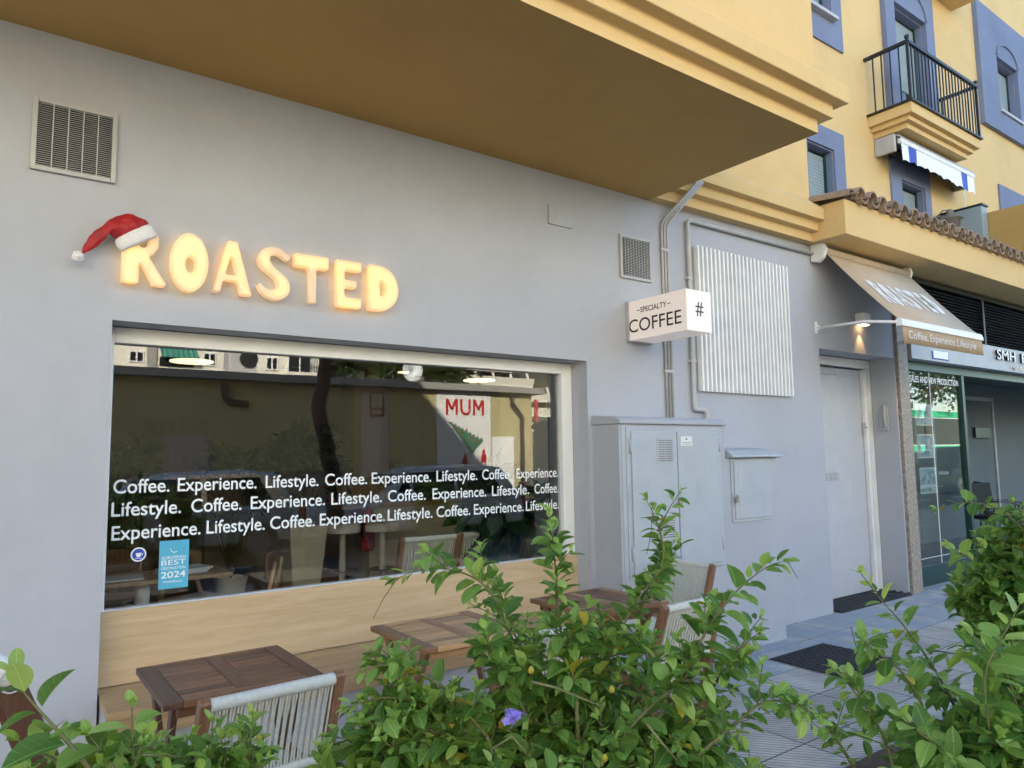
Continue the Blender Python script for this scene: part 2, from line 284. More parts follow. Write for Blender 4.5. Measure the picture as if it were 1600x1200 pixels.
# ------------------------------------------------------------------ mesh helpers
class MB:
    def __init__(s): s.v = []; s.f = []; s.m = []
    def add(s, vs, fs, mi=0):
        o = len(s.v); s.v += [tuple(float(c) for c in p) for p in vs]
        s.f += [tuple(i+o for i in f) for f in fs]; s.m += [mi]*len(fs); return s
    def box(s, x0, y0, z0, x1, y1, z1, mi=0):
        if x0 > x1: x0, x1 = x1, x0
        if y0 > y1: y0, y1 = y1, y0
        if z0 > z1: z0, z1 = z1, z0
        vs = [(x0, y0, z0), (x1, y0, z0), (x1, y1, z0), (x0, y1, z0), (x0, y0, z1), (x1, y0, z1), (x1, y1, z1), (x0, y1, z1)]
        return s.add(vs, [(0, 3, 2, 1), (4, 5, 6, 7), (0, 1, 5, 4), (1, 2, 6, 5), (2, 3, 7, 6), (3, 0, 4, 7)], mi)
    def bar(s, p, q, w, h, up=(0, 0, 1), mi=0):
        """square bar from p to q, w across, h along 'up'"""
        p = Vector(p); q = Vector(q); d = (q-p).normalized(); a = d.cross(Vector(up))
        if a.length < 1e-4: a = d.cross(Vector((0, 1, 0)))
        a.normalize(); b = a.cross(d); a = a*w/2; b = b*h/2
        vs = [p-a-b, p+a-b, p+a+b, p-a+b, q-a-b, q+a-b, q+a+b, q-a+b]
        return s.add(vs, [(0, 3, 2, 1), (4, 5, 6, 7), (0, 1, 5, 4), (1, 2, 6, 5), (2, 3, 7, 6), (3, 0, 4, 7)][::1], mi)
    def loft(s, rings, cap=True, close=True, mi=0):
        n = len(rings[0]); vs = [p for r in rings for p in r]; fs = []
        for i in range(len(rings)-1):
            for j in range(n if close else n-1):
                a = i*n+j; b = i*n+(j+1) % n; fs.append((a, b, b+n, a+n))
        if cap and close: fs.append(tuple(range(n))[::-1]); fs.append(tuple(range((len(rings)-1)*n, len(rings)*n)))
        return s.add(vs, fs, mi)
    def tube(s, path, rad, n=8, mi=0, cap=True):
        P = [Vector(p) for p in path]; rings = []; prev = None
        for i, p in enumerate(P):
            d = (P[min(i+1, len(P)-1)]-P[max(i-1, 0)])
            if d.length < 1e-9: d = Vector((0, 0, 1))
            d.normalize()
            if prev is None:
                a = d.cross(Vector((0, 0, 1)))
                if a.length < 1e-3: a = d.cross(Vector((1, 0, 0)))
            else: a = prev-d*prev.dot(d)
            a.normalize(); prev = a; b = d.cross(a); rr = rad[i] if hasattr(rad, '__len__') else rad
            rings.append([p+(a*math.cos(2*math.pi*k/n)+b*math.sin(2*math.pi*k/n))*rr for k in range(n)])
        return s.loft(rings, cap, True, mi)
    def lathe(s, prof, n=16, c=(0, 0, 0), mi=0, cap=True):
        rings = [[(c[0]+r*math.cos(2*math.pi*k/n), c[1]+r*math.sin(2*math.pi*k/n), c[2]+z) for k in range(n)] for r, z in prof]
        return s.loft(rings, cap, True, mi)
    def prism(s, poly, axis, a, b, mi=0):
        """2-D outline pushed from a to b along x, y or z"""
        def P(p, t): return {'x': (t, p[0], p[1]), 'y': (p[0], t, p[1]), 'z': (p[0], p[1], t)}[axis]
        n = len(poly); vs = [P(p, a) for p in poly]+[P(p, b) for p in poly]
        fs = [tuple(range(n))[::-1], tuple(range(n, 2*n))]+[(i, (i+1) % n, (i+1) % n+n, i+n) for i in range(n)]
        return s.add(vs, fs, mi)
    def wall(s, x0, x1, z0, z1, y0, y1, holes, mi=0):
        """wall slab between y0 (front) and y1 with rectangular holes and their reveals"""
        xs = sorted({x0, x1, *[h[0] for h in holes], *[h[1] for h in holes]}); zs = sorted({z0, z1, *[h[2] for h in holes], *[h[3] for h in holes]})
        xs = [x for x in xs if x0 <= x <= x1]; zs = [z for z in zs if z0 <= z <= z1]
        def hole(i, j):
            if i < 0 or j < 0 or i >= len(xs)-1 or j >= len(zs)-1: return True
            cx = (xs[i]+xs[i+1])/2; cz = (zs[j]+zs[j+1])/2
            return any(h[0] < cx < h[1] and h[2] < cz < h[3] for h in holes)
        for i in range(len(xs)-1):
            for j in range(len(zs)-1):
                if hole(i, j): continue
                a, b, c, d = xs[i], xs[i+1], zs[j], zs[j+1]
                s.add([(a, y0, c), (b, y0, c), (b, y0, d), (a, y0, d)], [(0, 1, 2, 3)], mi)
                s.add([(a, y1, c), (b, y1, c), (b, y1, d), (a, y1, d)], [(3, 2, 1, 0)], mi)
                if hole(i-1, j): s.add([(a, y0, c), (a, y1, c), (a, y1, d), (a, y0, d)], [(3, 2, 1, 0)], mi)
                if hole(i+1, j): s.add([(b, y0, c), (b, y1, c), (b, y1, d), (b, y0, d)], [(0, 1, 2, 3)], mi)
                if hole(i, j-1): s.add([(a, y0, c), (b, y0, c), (b, y1, c), (a, y1, c)], [(3, 2, 1, 0)], mi)
                if hole(i, j+1): s.add([(a, y0, d), (b, y0, d), (b, y1, d), (a, y1, d)], [(0, 1, 2, 3)], mi)
        return s
WORLD = {}
def put(name, me, parent=None, mats=(), local=False):
    o = bpy.data.objects.new(name, me); COL.objects.link(o)
    for mt in mats: me.materials.append(mt)
    if parent is not None:
        o.parent = parent
        if not local:
            w = WORLD.get(parent.name, Vector()); o.location = -w
    WORLD[o.name] = Vector() if not local else Vector()
    return o
def obj(name, mb, mat, parent=None, bevel=0, smooth=False, local=False, seg=2):
    """mesh given in world coordinates (or in the thing's own when local)"""
    me = bpy.data.meshes.new(name); me.from_pydata(mb.v, [], mb.f); me.validate()
    mats = mat if isinstance(mat, (list, tuple)) else [mat]
    if len(me.polygons) == len(mb.m): me.polygons.foreach_set('material_index', mb.m)
    if smooth: me.polygons.foreach_set('use_smooth', [True]*len(me.polygons))
    me.update()
    o = put(name, me, parent, mats, local)
    if bevel:
        b = o.modifiers.new('bevel', 'BEVEL'); b.width = bevel; b.segments = seg; b.limit_method = 'ANGLE'; b.angle_limit = R(40)
        b.harden_normals = False
    return o
def thing(name, label, cat, loc=(0, 0, 0), group=None, rz=0):
    o = bpy.data.objects.new(name, None); COL.objects.link(o); o.location = loc; o.rotation_euler = (0, 0, rz)
    o.empty_display_size = 0.1; WORLD[o.name] = Vector(loc)
    return tag(o, label, cat, group)
def tag(o, label, cat, group=None):
    o['label'] = label; o['category'] = cat
    if group: o['group'] = group
    return o
def kind(o, k): o['kind'] = k; return o
def copy_thing(root, label, loc, rz, group=None):
    c = root.copy(); COL.objects.link(c); c.location = loc; c.rotation_euler = (0, 0, rz); c['label'] = label
    if group: c['group'] = group
    for ch in root.children:
        k = ch.copy(); COL.objects.link(k); k.parent = c
        for g in ch.children:
            q = g.copy(); COL.objects.link(q); q.parent = k
    return c
def text_mesh(body, height=None, width=None, ext=0.001, bold=0.0, spacing=1.0):
    """letters lying in x-z, facing -y, origin at the left of the baseline; height = cap height"""
    cu = bpy.data.curves.new('t', 'FONT'); cu.body = body; cu.offset = bold; cu.extrude = 0; cu.space_character = spacing
    cu.resolution_u = 6
    o = bpy.data.objects.new('t', cu); COL.objects.link(o)
    bpy.context.view_layer.update(); dg = bpy.context.evaluated_depsgraph_get()
    me = bpy.data.meshes.new_from_object(o.evaluated_get(dg)); bpy.data.objects.remove(o); bpy.data.curves.remove(cu)
    n = len(me.vertices); co = np.empty(n*3); me.vertices.foreach_get('co', co); co = co.reshape(-1, 3)
    cap = 0.70
    x0 = co[:, 0].min(); x1 = co[:, 0].max()
    sz = height/cap if height else None; sx = width/(x1-x0) if width else None
    if sz is None: sz = sx
    if sx is None: sx = sz
    fs = [tuple(p.vertices) for p in me.polygons]
    pts = [((c[0]-x0)*sx, 0.0, c[1]*sz) for c in co]
    bpy.data.meshes.remove(me)
    return pts, fs
def letters(mb, body, x, y, z, height=None, width=None, ext=0.002, bold=0.02, mi=0, spacing=1.0, f=None, smi=None):
    pts, fs = text_mesh(body, height, width, 0, bold, spacing)
    P = [(x+p[0], y, z+p[2]) for p in pts]
    Q = [(x+p[0], y-ext, z+p[2]) for p in pts]
    if f: P = [f(*p) for p in P]; Q = [f(*p) for p in Q]
    mb.add(Q, fs, mi)
    if ext > 0.004:
        ed = {}
        for g in fs:
            for i in range(len(g)):
                a, b = g[i], g[(i+1) % len(g)]; k = (min(a, b), max(a, b)); ed.setdefault(k, []).append((a, b))
        sides = [e[0] for e in ed.values() if len(e) == 1]; n = len(P)
        mb.add(P+Q, [(a, b, b+n, a+n) for a, b in sides], mi if smi is None else smi)
    return mb
def ellipse(cx, cz, rx, rz, n=40, a0=0, a1=2*math.pi):
    return [(cx+rx*math.cos(a0+(a1-a0)*k/n), cz+rz*math.sin(a0+(a1-a0)*k/n)) for k in range(n+(0 if abs(a1-a0) > 6.28 else 1))]
def smoothpoly(pts, r=0.012, n=4):
    """round the corners of an outline"""
    out = []; N = len(pts)
    for i in range(N):
        p = Vector(pts[i]); a = Vector(pts[i-1]); b = Vector(pts[(i+1) % N])
        da = (a-p); db = (b-p); ra = min(r, da.length*0.45, db.length*0.45)
        s = p+da.normalized()*ra; e = p+db.normalized()*ra
        for k in range(n+1):
            t = k/n; out.append(tuple(s*(1-t)**2+p*2*t*(1-t)+e*t*t))
    return out
def curve_shape(outlines, extr, bev, offset=0.0, fillm='BOTH'):
    """filled flat outline with a rounded edge, as a mesh in x-z (front towards -y)"""
    cu = bpy.data.curves.new('c', 'CURVE'); cu.dimensions = '2D'; cu.fill_mode = fillm
    cu.extrude = extr; cu.bevel_depth = bev; cu.bevel_resolution = 3; cu.offset = offset
    for pts in outlines:
        sp = cu.splines.new('POLY'); sp.points.add(len(pts)-1); sp.use_cyclic_u = True
        for q, p in zip(sp.points, pts): q.co = (p[0], p[1], 0, 1)
    o = bpy.data.objects.new('c', cu); COL.objects.link(o); bpy.context.view_layer.update()
    dg = bpy.context.evaluated_depsgraph_get(); me = bpy.data.meshes.new_from_object(o.evaluated_get(dg))
    bpy.data.objects.remove(o); bpy.data.curves.remove(cu)
    for v in me.vertices: v.co = Vector((v.co.x, -v.co.z, v.co.y))
    me.update(); return me
rnd = random.Random(7)

# ================================================================== ground
g = MB(); g.add([(-60, -300, -0.16), (400, -300, -0.16), (400, 60, -0.16), (-60, 60, -0.16)], [(0, 1, 2, 3)])
kind(obj('ground', g, M['hill_green']), 'structure')
g = MB(); g.add([(-40, -9.6, -0.12), (90, -9.6, -0.12), (90, -4.9, -0.12), (-40, -4.9, -0.12)], [(0, 1, 2, 3)])
kind(obj('road', g, M['asphalt']), 'structure')
g = MB()
for y in (-7.25,):
    for k in range(-8, 24): g.add([(k*3, y-.05, -0.116), (k*3+1.5, y-.05, -0.116), (k*3+1.5, y+.05, -0.116), (k*3, y+.05, -0.116)], [(0, 1, 2, 3)])
kind(obj('road_markings', g, M['white_paint']), 'structure')
g = MB(); g.box(-12, -4.75, -0.3, 40, 0.29, 0.0)
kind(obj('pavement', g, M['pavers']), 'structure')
g = MB(); g.box(-40, -4.9, -0.3, 90, -4.75, 0.004)
kind(obj('kerb', g, M['kerb']), 'structure')
g = MB(); g.box(-40, -12.4, -0.3, 90, -9.6, 0.0)
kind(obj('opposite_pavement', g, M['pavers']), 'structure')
g = MB(); g.box(-1.6, -3.55, 0.0, 2.9, -3.47, 0.10); g.box(-1.6, -2.38, 0.0, 2.9, -2.30, 0.10); g.box(2.82, -3.47, 0.0, 2.9, -2.38, 0.10); g.box(-1.6, -3.47, 0.0, -1.52, -2.38, 0.10)
kind(obj('planter_kerb', g, M['kerb'], bevel=0.01), 'structure')
g = MB(); g.box(-1.52, -3.47, 0.0, 2.82, -2.38, 0.06)
kind(obj('planter_soil', g, M['soil']), 'structure')
g = MB(); g.box(3.2, -3.05, 0.0, 6.2, -1.95, 0.05)
kind(obj('planting_bed', g, M['soil']), 'structure')

# ================================================================== cafe building
cafe = thing('cafe_building', 'grey rendered cafe front under a yellow overhang, with one wide shop window', 'building', (0, 3, 0))
HW = (0.48, 3.56, 0.0, 2.23); HD = (6.65, 8.13, 0.0, 2.56)
b = MB(); b.wall(-7, 8.16, 0, 3.62, 0.0, 0.27, [HW, HD]); wallo = obj('wall', b, M['grey_wall'], cafe)
# masonry under the bench niche
b = MB(); b.box(0.481, 0.20, 0.0, 3.559, 0.265, 0.80); obj('parapet_wall', b, M['grey_wall'], cafe)
# overhanging bay: soffit box, three stepped mouldings, wall above
def profile_steps(mb, x0, x1, yb, z0, endx):
    """stepped string course along x, turning the corner at x1 when endx"""
    prof = [(0.0, 0.0), (0.0, 0.09), (0.07, 0.09), (0.07, 0.18), (0.14, 0.18), (0.14, 0.295), (0.0, 0.42)]
    A = [(x0, yb-d, z0+h) for d, h in prof]; B = [((x1+d) if endx else x1, yb-d, z0+h) for d, h in prof]
    rings = [A, B]
    if endx: rings.append([(x1+d, 0.0, z0+h) for d, h in prof])
    n = len(prof)
    vs = [p for r in rings for p in r]; fs = []
    for i in range(len(rings)-1):
        for j in range(n-1):
            a = i*n+j; fs.append((a, a+n, a+n+1, a+1))
    mb.add(vs, fs)
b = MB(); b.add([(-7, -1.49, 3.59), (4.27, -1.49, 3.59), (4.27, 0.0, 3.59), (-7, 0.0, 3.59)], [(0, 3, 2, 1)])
obj('soffit', b, M['yellow_wall_shaded'], cafe)
b = MB(); profile_steps(b, -7, 4.27, -1.49, 3.59, True); obj('stepped_moulding', b, M['yellow_wall'], cafe, bevel=0.006)
b = MB(); b.box(-7, -1.49, 4.01, 4.27, 0.0, 5.6); obj('bay_wall', b, M['yellow_wall'], cafe)
b = MB(); profile_steps(b, 4.275, 6.485, -0.09, 3.59, False)
b.add([(4.275, -0.09, 3.59), (6.485, -0.09, 3.59), (6.485, 0.0, 3.59), (4.275, 0.0, 3.59)], [(0, 3, 2, 1)])
obj('stepped_moulding', b, M['yellow_wall'], cafe, bevel=0.005)
b = MB(); b.box(4.275, -0.09, 4.01, 6.48, 5.0, 5.6); obj('upper_wall', b, M['yellow_wall'], cafe)
b = MB(); b.box(4.52, -0.115, 4.14, 4.70, -0.092, 4.50); obj('window', b, M['walnut'], cafe)
b = MB(); b.box(-7, 0.0, 5.61, 2.0, 9.0, 10.27); b.box(-7, 0.28, 3.63, 4.27, 9.0, 5.605); obj('unseen_upper_wall', b, M['yellow_wall'], cafe)  # unseen upper storeys, shaped so their shadow crosses the olive building
# interior shell
b = MB()
b.box(-1.6, 0.28, 0.0, -1.5, 7.0, 2.9); b.box(6.0, 0.28, 0.0, 6.1, 7.0, 2.9); b.box(-1.5, 6.9, 0.0, 6.0, 7.0, 2.9)
b.box(3.62, 0.285, 0.0, 3.72, 1.2, 2.9); b.box(4.2, 5.6, 0, 4.6, 6.0, 2.9)
obj('interior_wall', b, M['beige_in'], cafe)
b = MB(); b.box(-1.5, 0.28, -0.02, 6.0, 6.9, 0.006); obj('interior_floor', b, M['floor_in'], cafe)
b = MB(); b.box(-1.6, 0.28, 2.9, 6.1, 7.0, 3.0); obj('interior_ceiling', b, M['beige_in'], cafe)
b = MB()
b.box(1.75, 6.84, 0, 2.55, 6.895, 2.1); obj('interior_door', b, M['walnut'], cafe)
# shop window: white frame, one pane
win = MB()
zf0, zf1 = 0.80, 2.225
win.box(0.482, 0.17, zf0, 0.515, 0.25, zf1); win.box(3.46, 0.17, zf0, 3.558, 0.25, zf1); win.box(0.515, 0.17, 2.145, 3.46, 0.25, zf1); win.box(0.515, 0.185, zf0, 3.46, 0.25, 0.815)
wo = obj('window', win, M['white_paint'], cafe, bevel=0.004)
b = MB(); b.box(0.516, 0.214, 0.816, 3.459, 0.219, 2.144); po = obj('pane', b, M['pane'], wo)
b = MB(); b.box(3.392, 0.235, 0.816, 3.459, 0.262, 2.144); obj('frame', b, M['black'], wo)  # black upright panel inside the pane's right edge, apart from the white frame
ROWS = [(1.384, [('Coffee.', .54, .80), ('Experience.', .84, 1.25), ('Lifestyle.', 1.30, 1.61), ('Coffee.', 1.65, 1.92), ('Experience.', 1.95, 2.37), ('Lifestyle.', 2.41, 2.73), ('Coffee.', 2.77, 3.01), ('Experience.', 3.06, 3.445)]),
        (1.270, [('Lifestyle.', .535, .86), ('Coffee.', .91, 1.17), ('Experience.', 1.22, 1.65), ('Lifestyle.', 1.69, 2.02), ('Coffee.', 2.06, 2.33), ('Experience.', 2.38, 2.80), ('Lifestyle.', 2.85, 3.17), ('Coffee.', 3.22, 3.445)]),
        (1.152, [('Experience.', .54, .96), ('Lifestyle.', .99, 1.30), ('Coffee.', 1.33, 1.59), ('Experience.', 1.62, 2.04), ('Lifestyle.', 2.06, 2.38), ('Coffee.', 2.41, 2.67), ('Experience.', 2.70, 3.12), ('Lifestyle.', 3.14, 3.445)])]
for z, ws in ROWS:
    for t, x0, x1 in ws:
        b = MB(); letters(b, t, x0, 0.2125, z, 0.070, x1-x0, 0.0006, 0.010); obj('window_lettering', b, M['vinyl'], wo)
# door in its recess
b = MB()
b.box(6.652, 0.27, 0.0, 7.02, 0.36, 2.555); b.box(7.02, 0.27, 2.46, 8.128, 0.36, 2.555); b.box(8.04, 0.27, 0.0, 8.128, 0.36, 2.46)
b.box(7.95, 0.255, 0.0, 8.0, 0.30, 2.44)
dfo = obj('door_frame', b, M['white_paint'], cafe, bevel=0.004)
b = MB(); b.box(6.3, 0.36, -0.01, 8.6, 2.2, 0.004); obj('lobby_floor', b, M['rubber'], cafe)
b = MB(); b.box(6.15, 0.362, 0.0, 6.25, 3.0, 2.9); b.box(6.25, 2.9, 0, 8.5, 3.0, 2.9); b.box(8.16, 0.362, 0, 8.26, 2.9, 2.9); b.box(6.15, .362, 2.9, 8.26, 3.0, 3.0)
obj('lobby_wall', b, M['grey_wall'], cafe)
b = MB(); b.box(7.04, 0.30, 0.02, 7.95, 0.345, 2.44); dl = obj('door', b, M['door_paint'], cafe, bevel=0.004)
b = MB(); b.box(7.06, 0.285, 2.36, 7.45, 0.299, 2.43); obj('door_closer', b, M['grey_paint'], dl, bevel=0.004)
b = MB(); b.box(7.925, 0.27, 1.70, 7.975, 0.298, 1.85); b.tube([(7.95, 0.268, 1.80), (7.95, 0.25, 1.80)], 0.012, 10); obj('lock', b, M['steel'], dl, bevel=0.003)
b = MB()
for k in range(4): b.box(7.06+k*.085, 0.288, 1.235, 7.14+k*.085, 0.299, 1.315)
obj('switch_panel', b, M['vent'], dl, bevel=0.003)
# roof tiles of the ridge capping at the canopy's left end belong to the canopy, below

# entrance ramp mat
b = MB(); b.prism([(-0.06, 0.0), (1.2, 0.0), (1.2, 0.03), (-0.04, 0.012)], 'x', 6.70, 8.10)
for k in range(13): b.box(6.70, -0.03+k*.075, 0.012, 8.10, -0.005+k*.075, 0.024+k*0.0006)
mo = obj('entrance_mat', b, M['rubber'], bevel=0.002); tag(mo, 'black ribbed rubber mat lying in the cafe doorway', 'door mat')

# ================================================================== things fixed to the facade
def vent(x0, x1, z0, z1, label, n, vert):
    t = thing('wall_vent', label, 'vent', ((x0+x1)/2, 0, z0), 'louvred vents in the grey wall')
    b = MB(); w = 0.022
    b.box(x0, -0.02, z0, x0+w, -0.002, z1); b.box(x1-w, -0.02, z0, x1, -0.002, z1); b.box(x0+w, -0.02, z0, x1-w, -0.002, z0+w); b.box(x0+w, -0.02, z1-w, x1-w, -0.002, z1)
    obj('frame', b, M['vent'], t, bevel=0.003)
    b = MB(); b.box(x0+w, -0.0035, z0+w, x1-w, -0.0015, z1-w); obj('backing', b, M['void'], t)
    b = MB(); H_ = (z1-z0-2*w)/n
    for k in range(n):
        z = z0+w+k*H_; b.add([(x0+w, -0.016, z+H_*.15), (x1-w, -0.016, z+H_*.15), (x1-w, -0.006, z+H_*.75), (x0+w, -0.006, z+H_*.75), (x0+w, -0.018, z+H_*.28), (x1-w, -0.018, z+H_*.28), (x1-w, -0.008, z+H_*.9), (x0+w, -0.008, z+H_*.9)], [(0, 1, 5, 4), (4, 5, 6, 7), (3, 2, 1, 0), (2, 3, 7, 6)])
    for k in range(1, vert): 
        x = x0+w+(x1-x0-2*w)*k/vert; b.box(x-.0025, -0.0195, z0+w, x+.0025, -0.017, z1-w)
    obj('louvres', b, M['vent'], t)
vent(0.115, 0.468, 2.905, 3.257, 'square louvred vent high on the grey wall above the santa hat', 30, 5)
vent(3.925, 4.272, 2.905, 3.252, 'square louvred vent above the projecting coffee sign', 24, 10)
b = MB(); b.box(3.22, -0.014, 3.205, 3.44, -0.001, 3.35); o = obj('wall_hatch', b, M['grey_paint'], bevel=0.002); tag(o, 'small flush grey hatch under the overhang, left of the vent', 'hatch')

# white slatted panel
t = thing('slatted_panel', 'white slatted metal panel covering an opening beside the conduits', 'panel', (5.45, 0, 2.06))
b = MB(); b.box(4.79, -0.012, 2.06, 6.10, -0.002, 3.285); obj('backing', b, M['grey_paint'], t)
b = MB(); n = 24
for k in range(n):
    x = 4.795+k*(1.305-.027)/(n-1); b.prism([(x, -0.013), (x+.027, -0.013), (x+.024, -0.055), (x+.003, -0.055)], 'z', 2.055, 3.29)
obj('slats', b, M['white_paint'], t)

# conduits
def conduit(label, path, rad, clips):
    t = thing('conduit', label, 'pipe', path[-1], 'conduits on the grey wall')
    P = []
    for i, p in enumerate(path):            # round the bends
        p = Vector(p)
        if 0 < i < len(path)-1:
            a = Vector(path[i-1]); c = Vector(path[i+1]); r_ = min(0.05, (a-p).length*.4, (c-p).length*.4)
            s = p+(a-p).normalized()*r_; e = p+(c-p).normalized()*r_
            P += [s*(1-q)**2+p*2*q*(1-q)+e*q*q for q in (0, .25, .5, .75, 1)]
        else: P.append(p)
    b = MB(); b.tube(P, rad, 10); obj('pipe', b, M['grey_pipe'], t, smooth=True)
    for x, z in clips: b = MB(); b.box(x-rad*1.7, -0.004-rad*2.3, z-.012, x+rad*1.7, -0.003, z+.012); obj('clip', b, M['grey_pipe'], t, bevel=0.002)
for k, dx in enumerate((0.0, 0.033, 0.066)):
    nm = ('left', 'middle', 'right')[k]
    conduit(f'thin grey conduit, {nm} one of the three bundled beside the slatted panel', [(4.62+dx, -0.25+.01*k, 3.76), (4.40+dx, -0.016, 3.42), (4.40+dx, -0.016, 1.82)], 0.0105, [(4.40+dx, 3.2), (4.40+dx, 2.75), (4.40+dx, 2.2)])
conduit('grey pipe that runs under the cornice and down past the slatted panel', [(6.62, -0.03, 3.50), (4.71, -0.03, 3.50), (4.71, -0.03, 1.92), (4.72, -0.03, 1.90), (4.86, -0.03, 1.90), (4.86, -0.03, 1.78)], 0.018, [(4.71, 3.0), (4.71, 2.3), (5.2, 3.5), (6.5, 3.5)])

# illuminated letters
FRONT = 'FRONT'
ls = thing('illuminated_sign', 'glowing warm yellow channel letters spelling ROASTED above the shop window', 'sign', (1.25, -0.04, 2.40))
def arc_stroke(pts_outer, pts_inner): return pts_outer+pts_inner[::-1]
L = {}
L['R'] = [smoothpoly([(.497, 2.405), (.497, 2.69), (.52, 2.705), (.60, 2.705), (.645, 2.69), (.668, 2.655), (.668, 2.60), (.648, 2.565), (.625, 2.55), (.71, 2.418), (.70, 2.402), (.636, 2.402), (.583, 2.508), (.583, 2.405)], .01), ellipse(.592, 2.618, .018, .022, 16)]
L['O'] = [ellipse(.808, 2.548, .097, .158, 44), ellipse(.812, 2.538, .018, .036, 24)]
L['A'] = [smoothpoly([(.918, 2.408), (.990, 2.70), (1.045, 2.70), (1.128, 2.405), (1.058, 2.405), (1.042, 2.475), (.978, 2.475), (.962, 2.408)], .012), smoothpoly([(.988, 2.516), (1.034, 2.516), (1.013, 2.608)], .008)]
S = []
cx, cz = 1.232, 2.613
out = [(1.336, 2.650), (1.312, 2.675), (1.275, 2.698), (1.23, 2.705), (1.185, 2.692), (1.153, 2.662), (1.143, 2.622), (1.152, 2.588), (1.178, 2.560), (1.215, 2.538), (1.243, 2.515), (1.252, 2.490), (1.243, 2.470), (1.218, 2.463), (1.188, 2.472), (1.163, 2.500)]
inn = [(1.142, 2.478), (1.160, 2.438), (1.195, 2.410), (1.240, 2.398), (1.290, 2.408), (1.325, 2.440), (1.334, 2.485), (1.322, 2.525), (1.292, 2.555), (1.252, 2.580), (1.226, 2.604), (1.218, 2.632), (1.230, 2.650), (1.255, 2.652), (1.282, 2.640), (1.310, 2.615)]
L['S'] = [smoothpoly(out+inn, .02, 3)]
L['T'] = [smoothpoly([(1.345, 2.69), (1.552, 2.69), (1.552, 2.605), (1.480, 2.605), (1.480, 2.405), (1.428, 2.405), (1.428, 2.605), (1.345, 2.605)], .012)]
L['E'] = [smoothpoly([(1.590, 2.69), (1.752, 2.69), (1.752, 2.622), (1.648, 2.622), (1.648, 2.575), (1.722, 2.575), (1.722, 2.520), (1.648, 2.520), (1.648, 2.475), (1.752, 2.475), (1.752, 2.405), (1.590, 2.405)], .012)]
dD = [(1.792, 2.405), (1.792, 2.69), (1.850, 2.69)]+[(1.860+.135*math.sin(a), 2.547+.143*math.cos(a)) for a in [math.pi*k/18 for k in range(1, 18)]]+[(1.850, 2.405)]
L['D'] = [smoothpoly(dD, .01, 2), smoothpoly([(1.872, 2.500), (1.872, 2.592), (1.895, 2.572), (1.902, 2.546), (1.895, 2.520)], .008, 3)]
for ch, outl in L.items():
    me = curve_shape(outl, 0.020, 0.005, -0.011, FRONT); lo = put('letter', me, ls, [M['letter_rim']])
    lo.location = lo.location+Vector((0, -0.046, 0))
    me = curve_shape(outl, 0.003, 0.002, -0.025)
    fo = put('lamp_core', me, lo, [M['letter_core']]); fo.location = Vector((0, -0.004, 0))

# santa hat hung on the R
hat = thing('santa_hat', 'red satin santa hat with white brim and bobble hung on the letter R', 'hat', (.55, -0.08, 2.66))
def hat_ring(c, axis_deg, w, d, n=20, wr=0.0, seed=0):
    a = R(axis_deg); ux, uz = math.cos(a), math.sin(a); rr = random.Random(seed); ph = rr.random()*6
    pts = []
    for k in range(n):
        q = 2*math.pi*k/n; f = 1+wr*math.sin(3*q+ph)+wr*.6*math.sin(7*q+ph*2)
        u_, v_ = w/2*math.cos(q)*f, d*.30*math.sin(q)*f
        pts.append((c[0]+ux*u_, c[1]+v_, c[2]+uz*u_))
    return pts
Y0 = -0.078
# brim: from the lower edge (190,398)-(242,362) up to (172,388)-(226,341)
bl = MB(); bl.loft([hat_ring((.575, Y0, 2.603), 33, .180, .135), hat_ring((.570, Y0, 2.612), 33, .192, .150), hat_ring((.555, Y0, 2.635), 34, .196, .150, wr=.01), hat_ring((.545, Y0, 2.655), 35, .188, .14), hat_ring((.542, Y0, 2.660), 35, .165, .12)])
obj('brim', bl, M['fur'], hat, smooth=True)
bl = MB()
spec = [((.545, Y0, 2.652), 35, .172, .125, .0), ((.532, Y0, 2.668), 36, .178, .125, .035), ((.512, Y0-.004, 2.680), 40, .172, .12, .05), ((.486, Y0-.006, 2.686), 52, .150, .11, .06), ((.458, Y0-.004, 2.672), 68, .120, .095, .06), ((.430, Y0, 2.650), 84, .095, .08, .05), ((.402, Y0+.004, 2.618), 108, .072, .062, .05), ((.376, Y0+.006, 2.582), 122, .052, .048, .04), ((.352, Y0+.008, 2.548), 130, .034, .032, .03), ((.334, Y0+.008, 2.520), 136, .020, .020, 0)]
bl.loft([hat_ring(c, a, w, d, 28, wr, i) for i, (c, a, w, d, wr) in enumerate(spec)])
ho = obj('cone', bl, M['red_felt'], hat, smooth=True); sm = ho.modifiers.new('sub', 'SUBSURF'); sm.levels = 2; sm.render_levels = 2
tx = bpy.data.textures.new('fold', 'CLOUDS'); tx.noise_scale = 0.05; dm = ho.modifiers.new('folds', 'DISPLACE'); dm.texture = tx; dm.strength = 0.024; dm.mid_level = 0.5
bl = MB(); bl.lathe([(.001, -.026), (.014, -.022), (.024, -.010), (.026, 0), (.022, .014), (.012, .023), (.001, .026)], 16, (.318, Y0, 2.502))
po_ = obj('bobble', bl, M['fur'], hat, smooth=True); dm = po_.modifiers.new('fluff', 'DISPLACE'); tx2 = bpy.data.textures.new('fluff', 'CLOUDS'); tx2.noise_scale = 0.012; dm.texture = tx2; dm.strength = 0.01
sb = po_.modifiers.new('sub', 'SUBSURF'); sb.levels = 2; sb.render_levels = 2; po_.modifiers.move(1, 0)

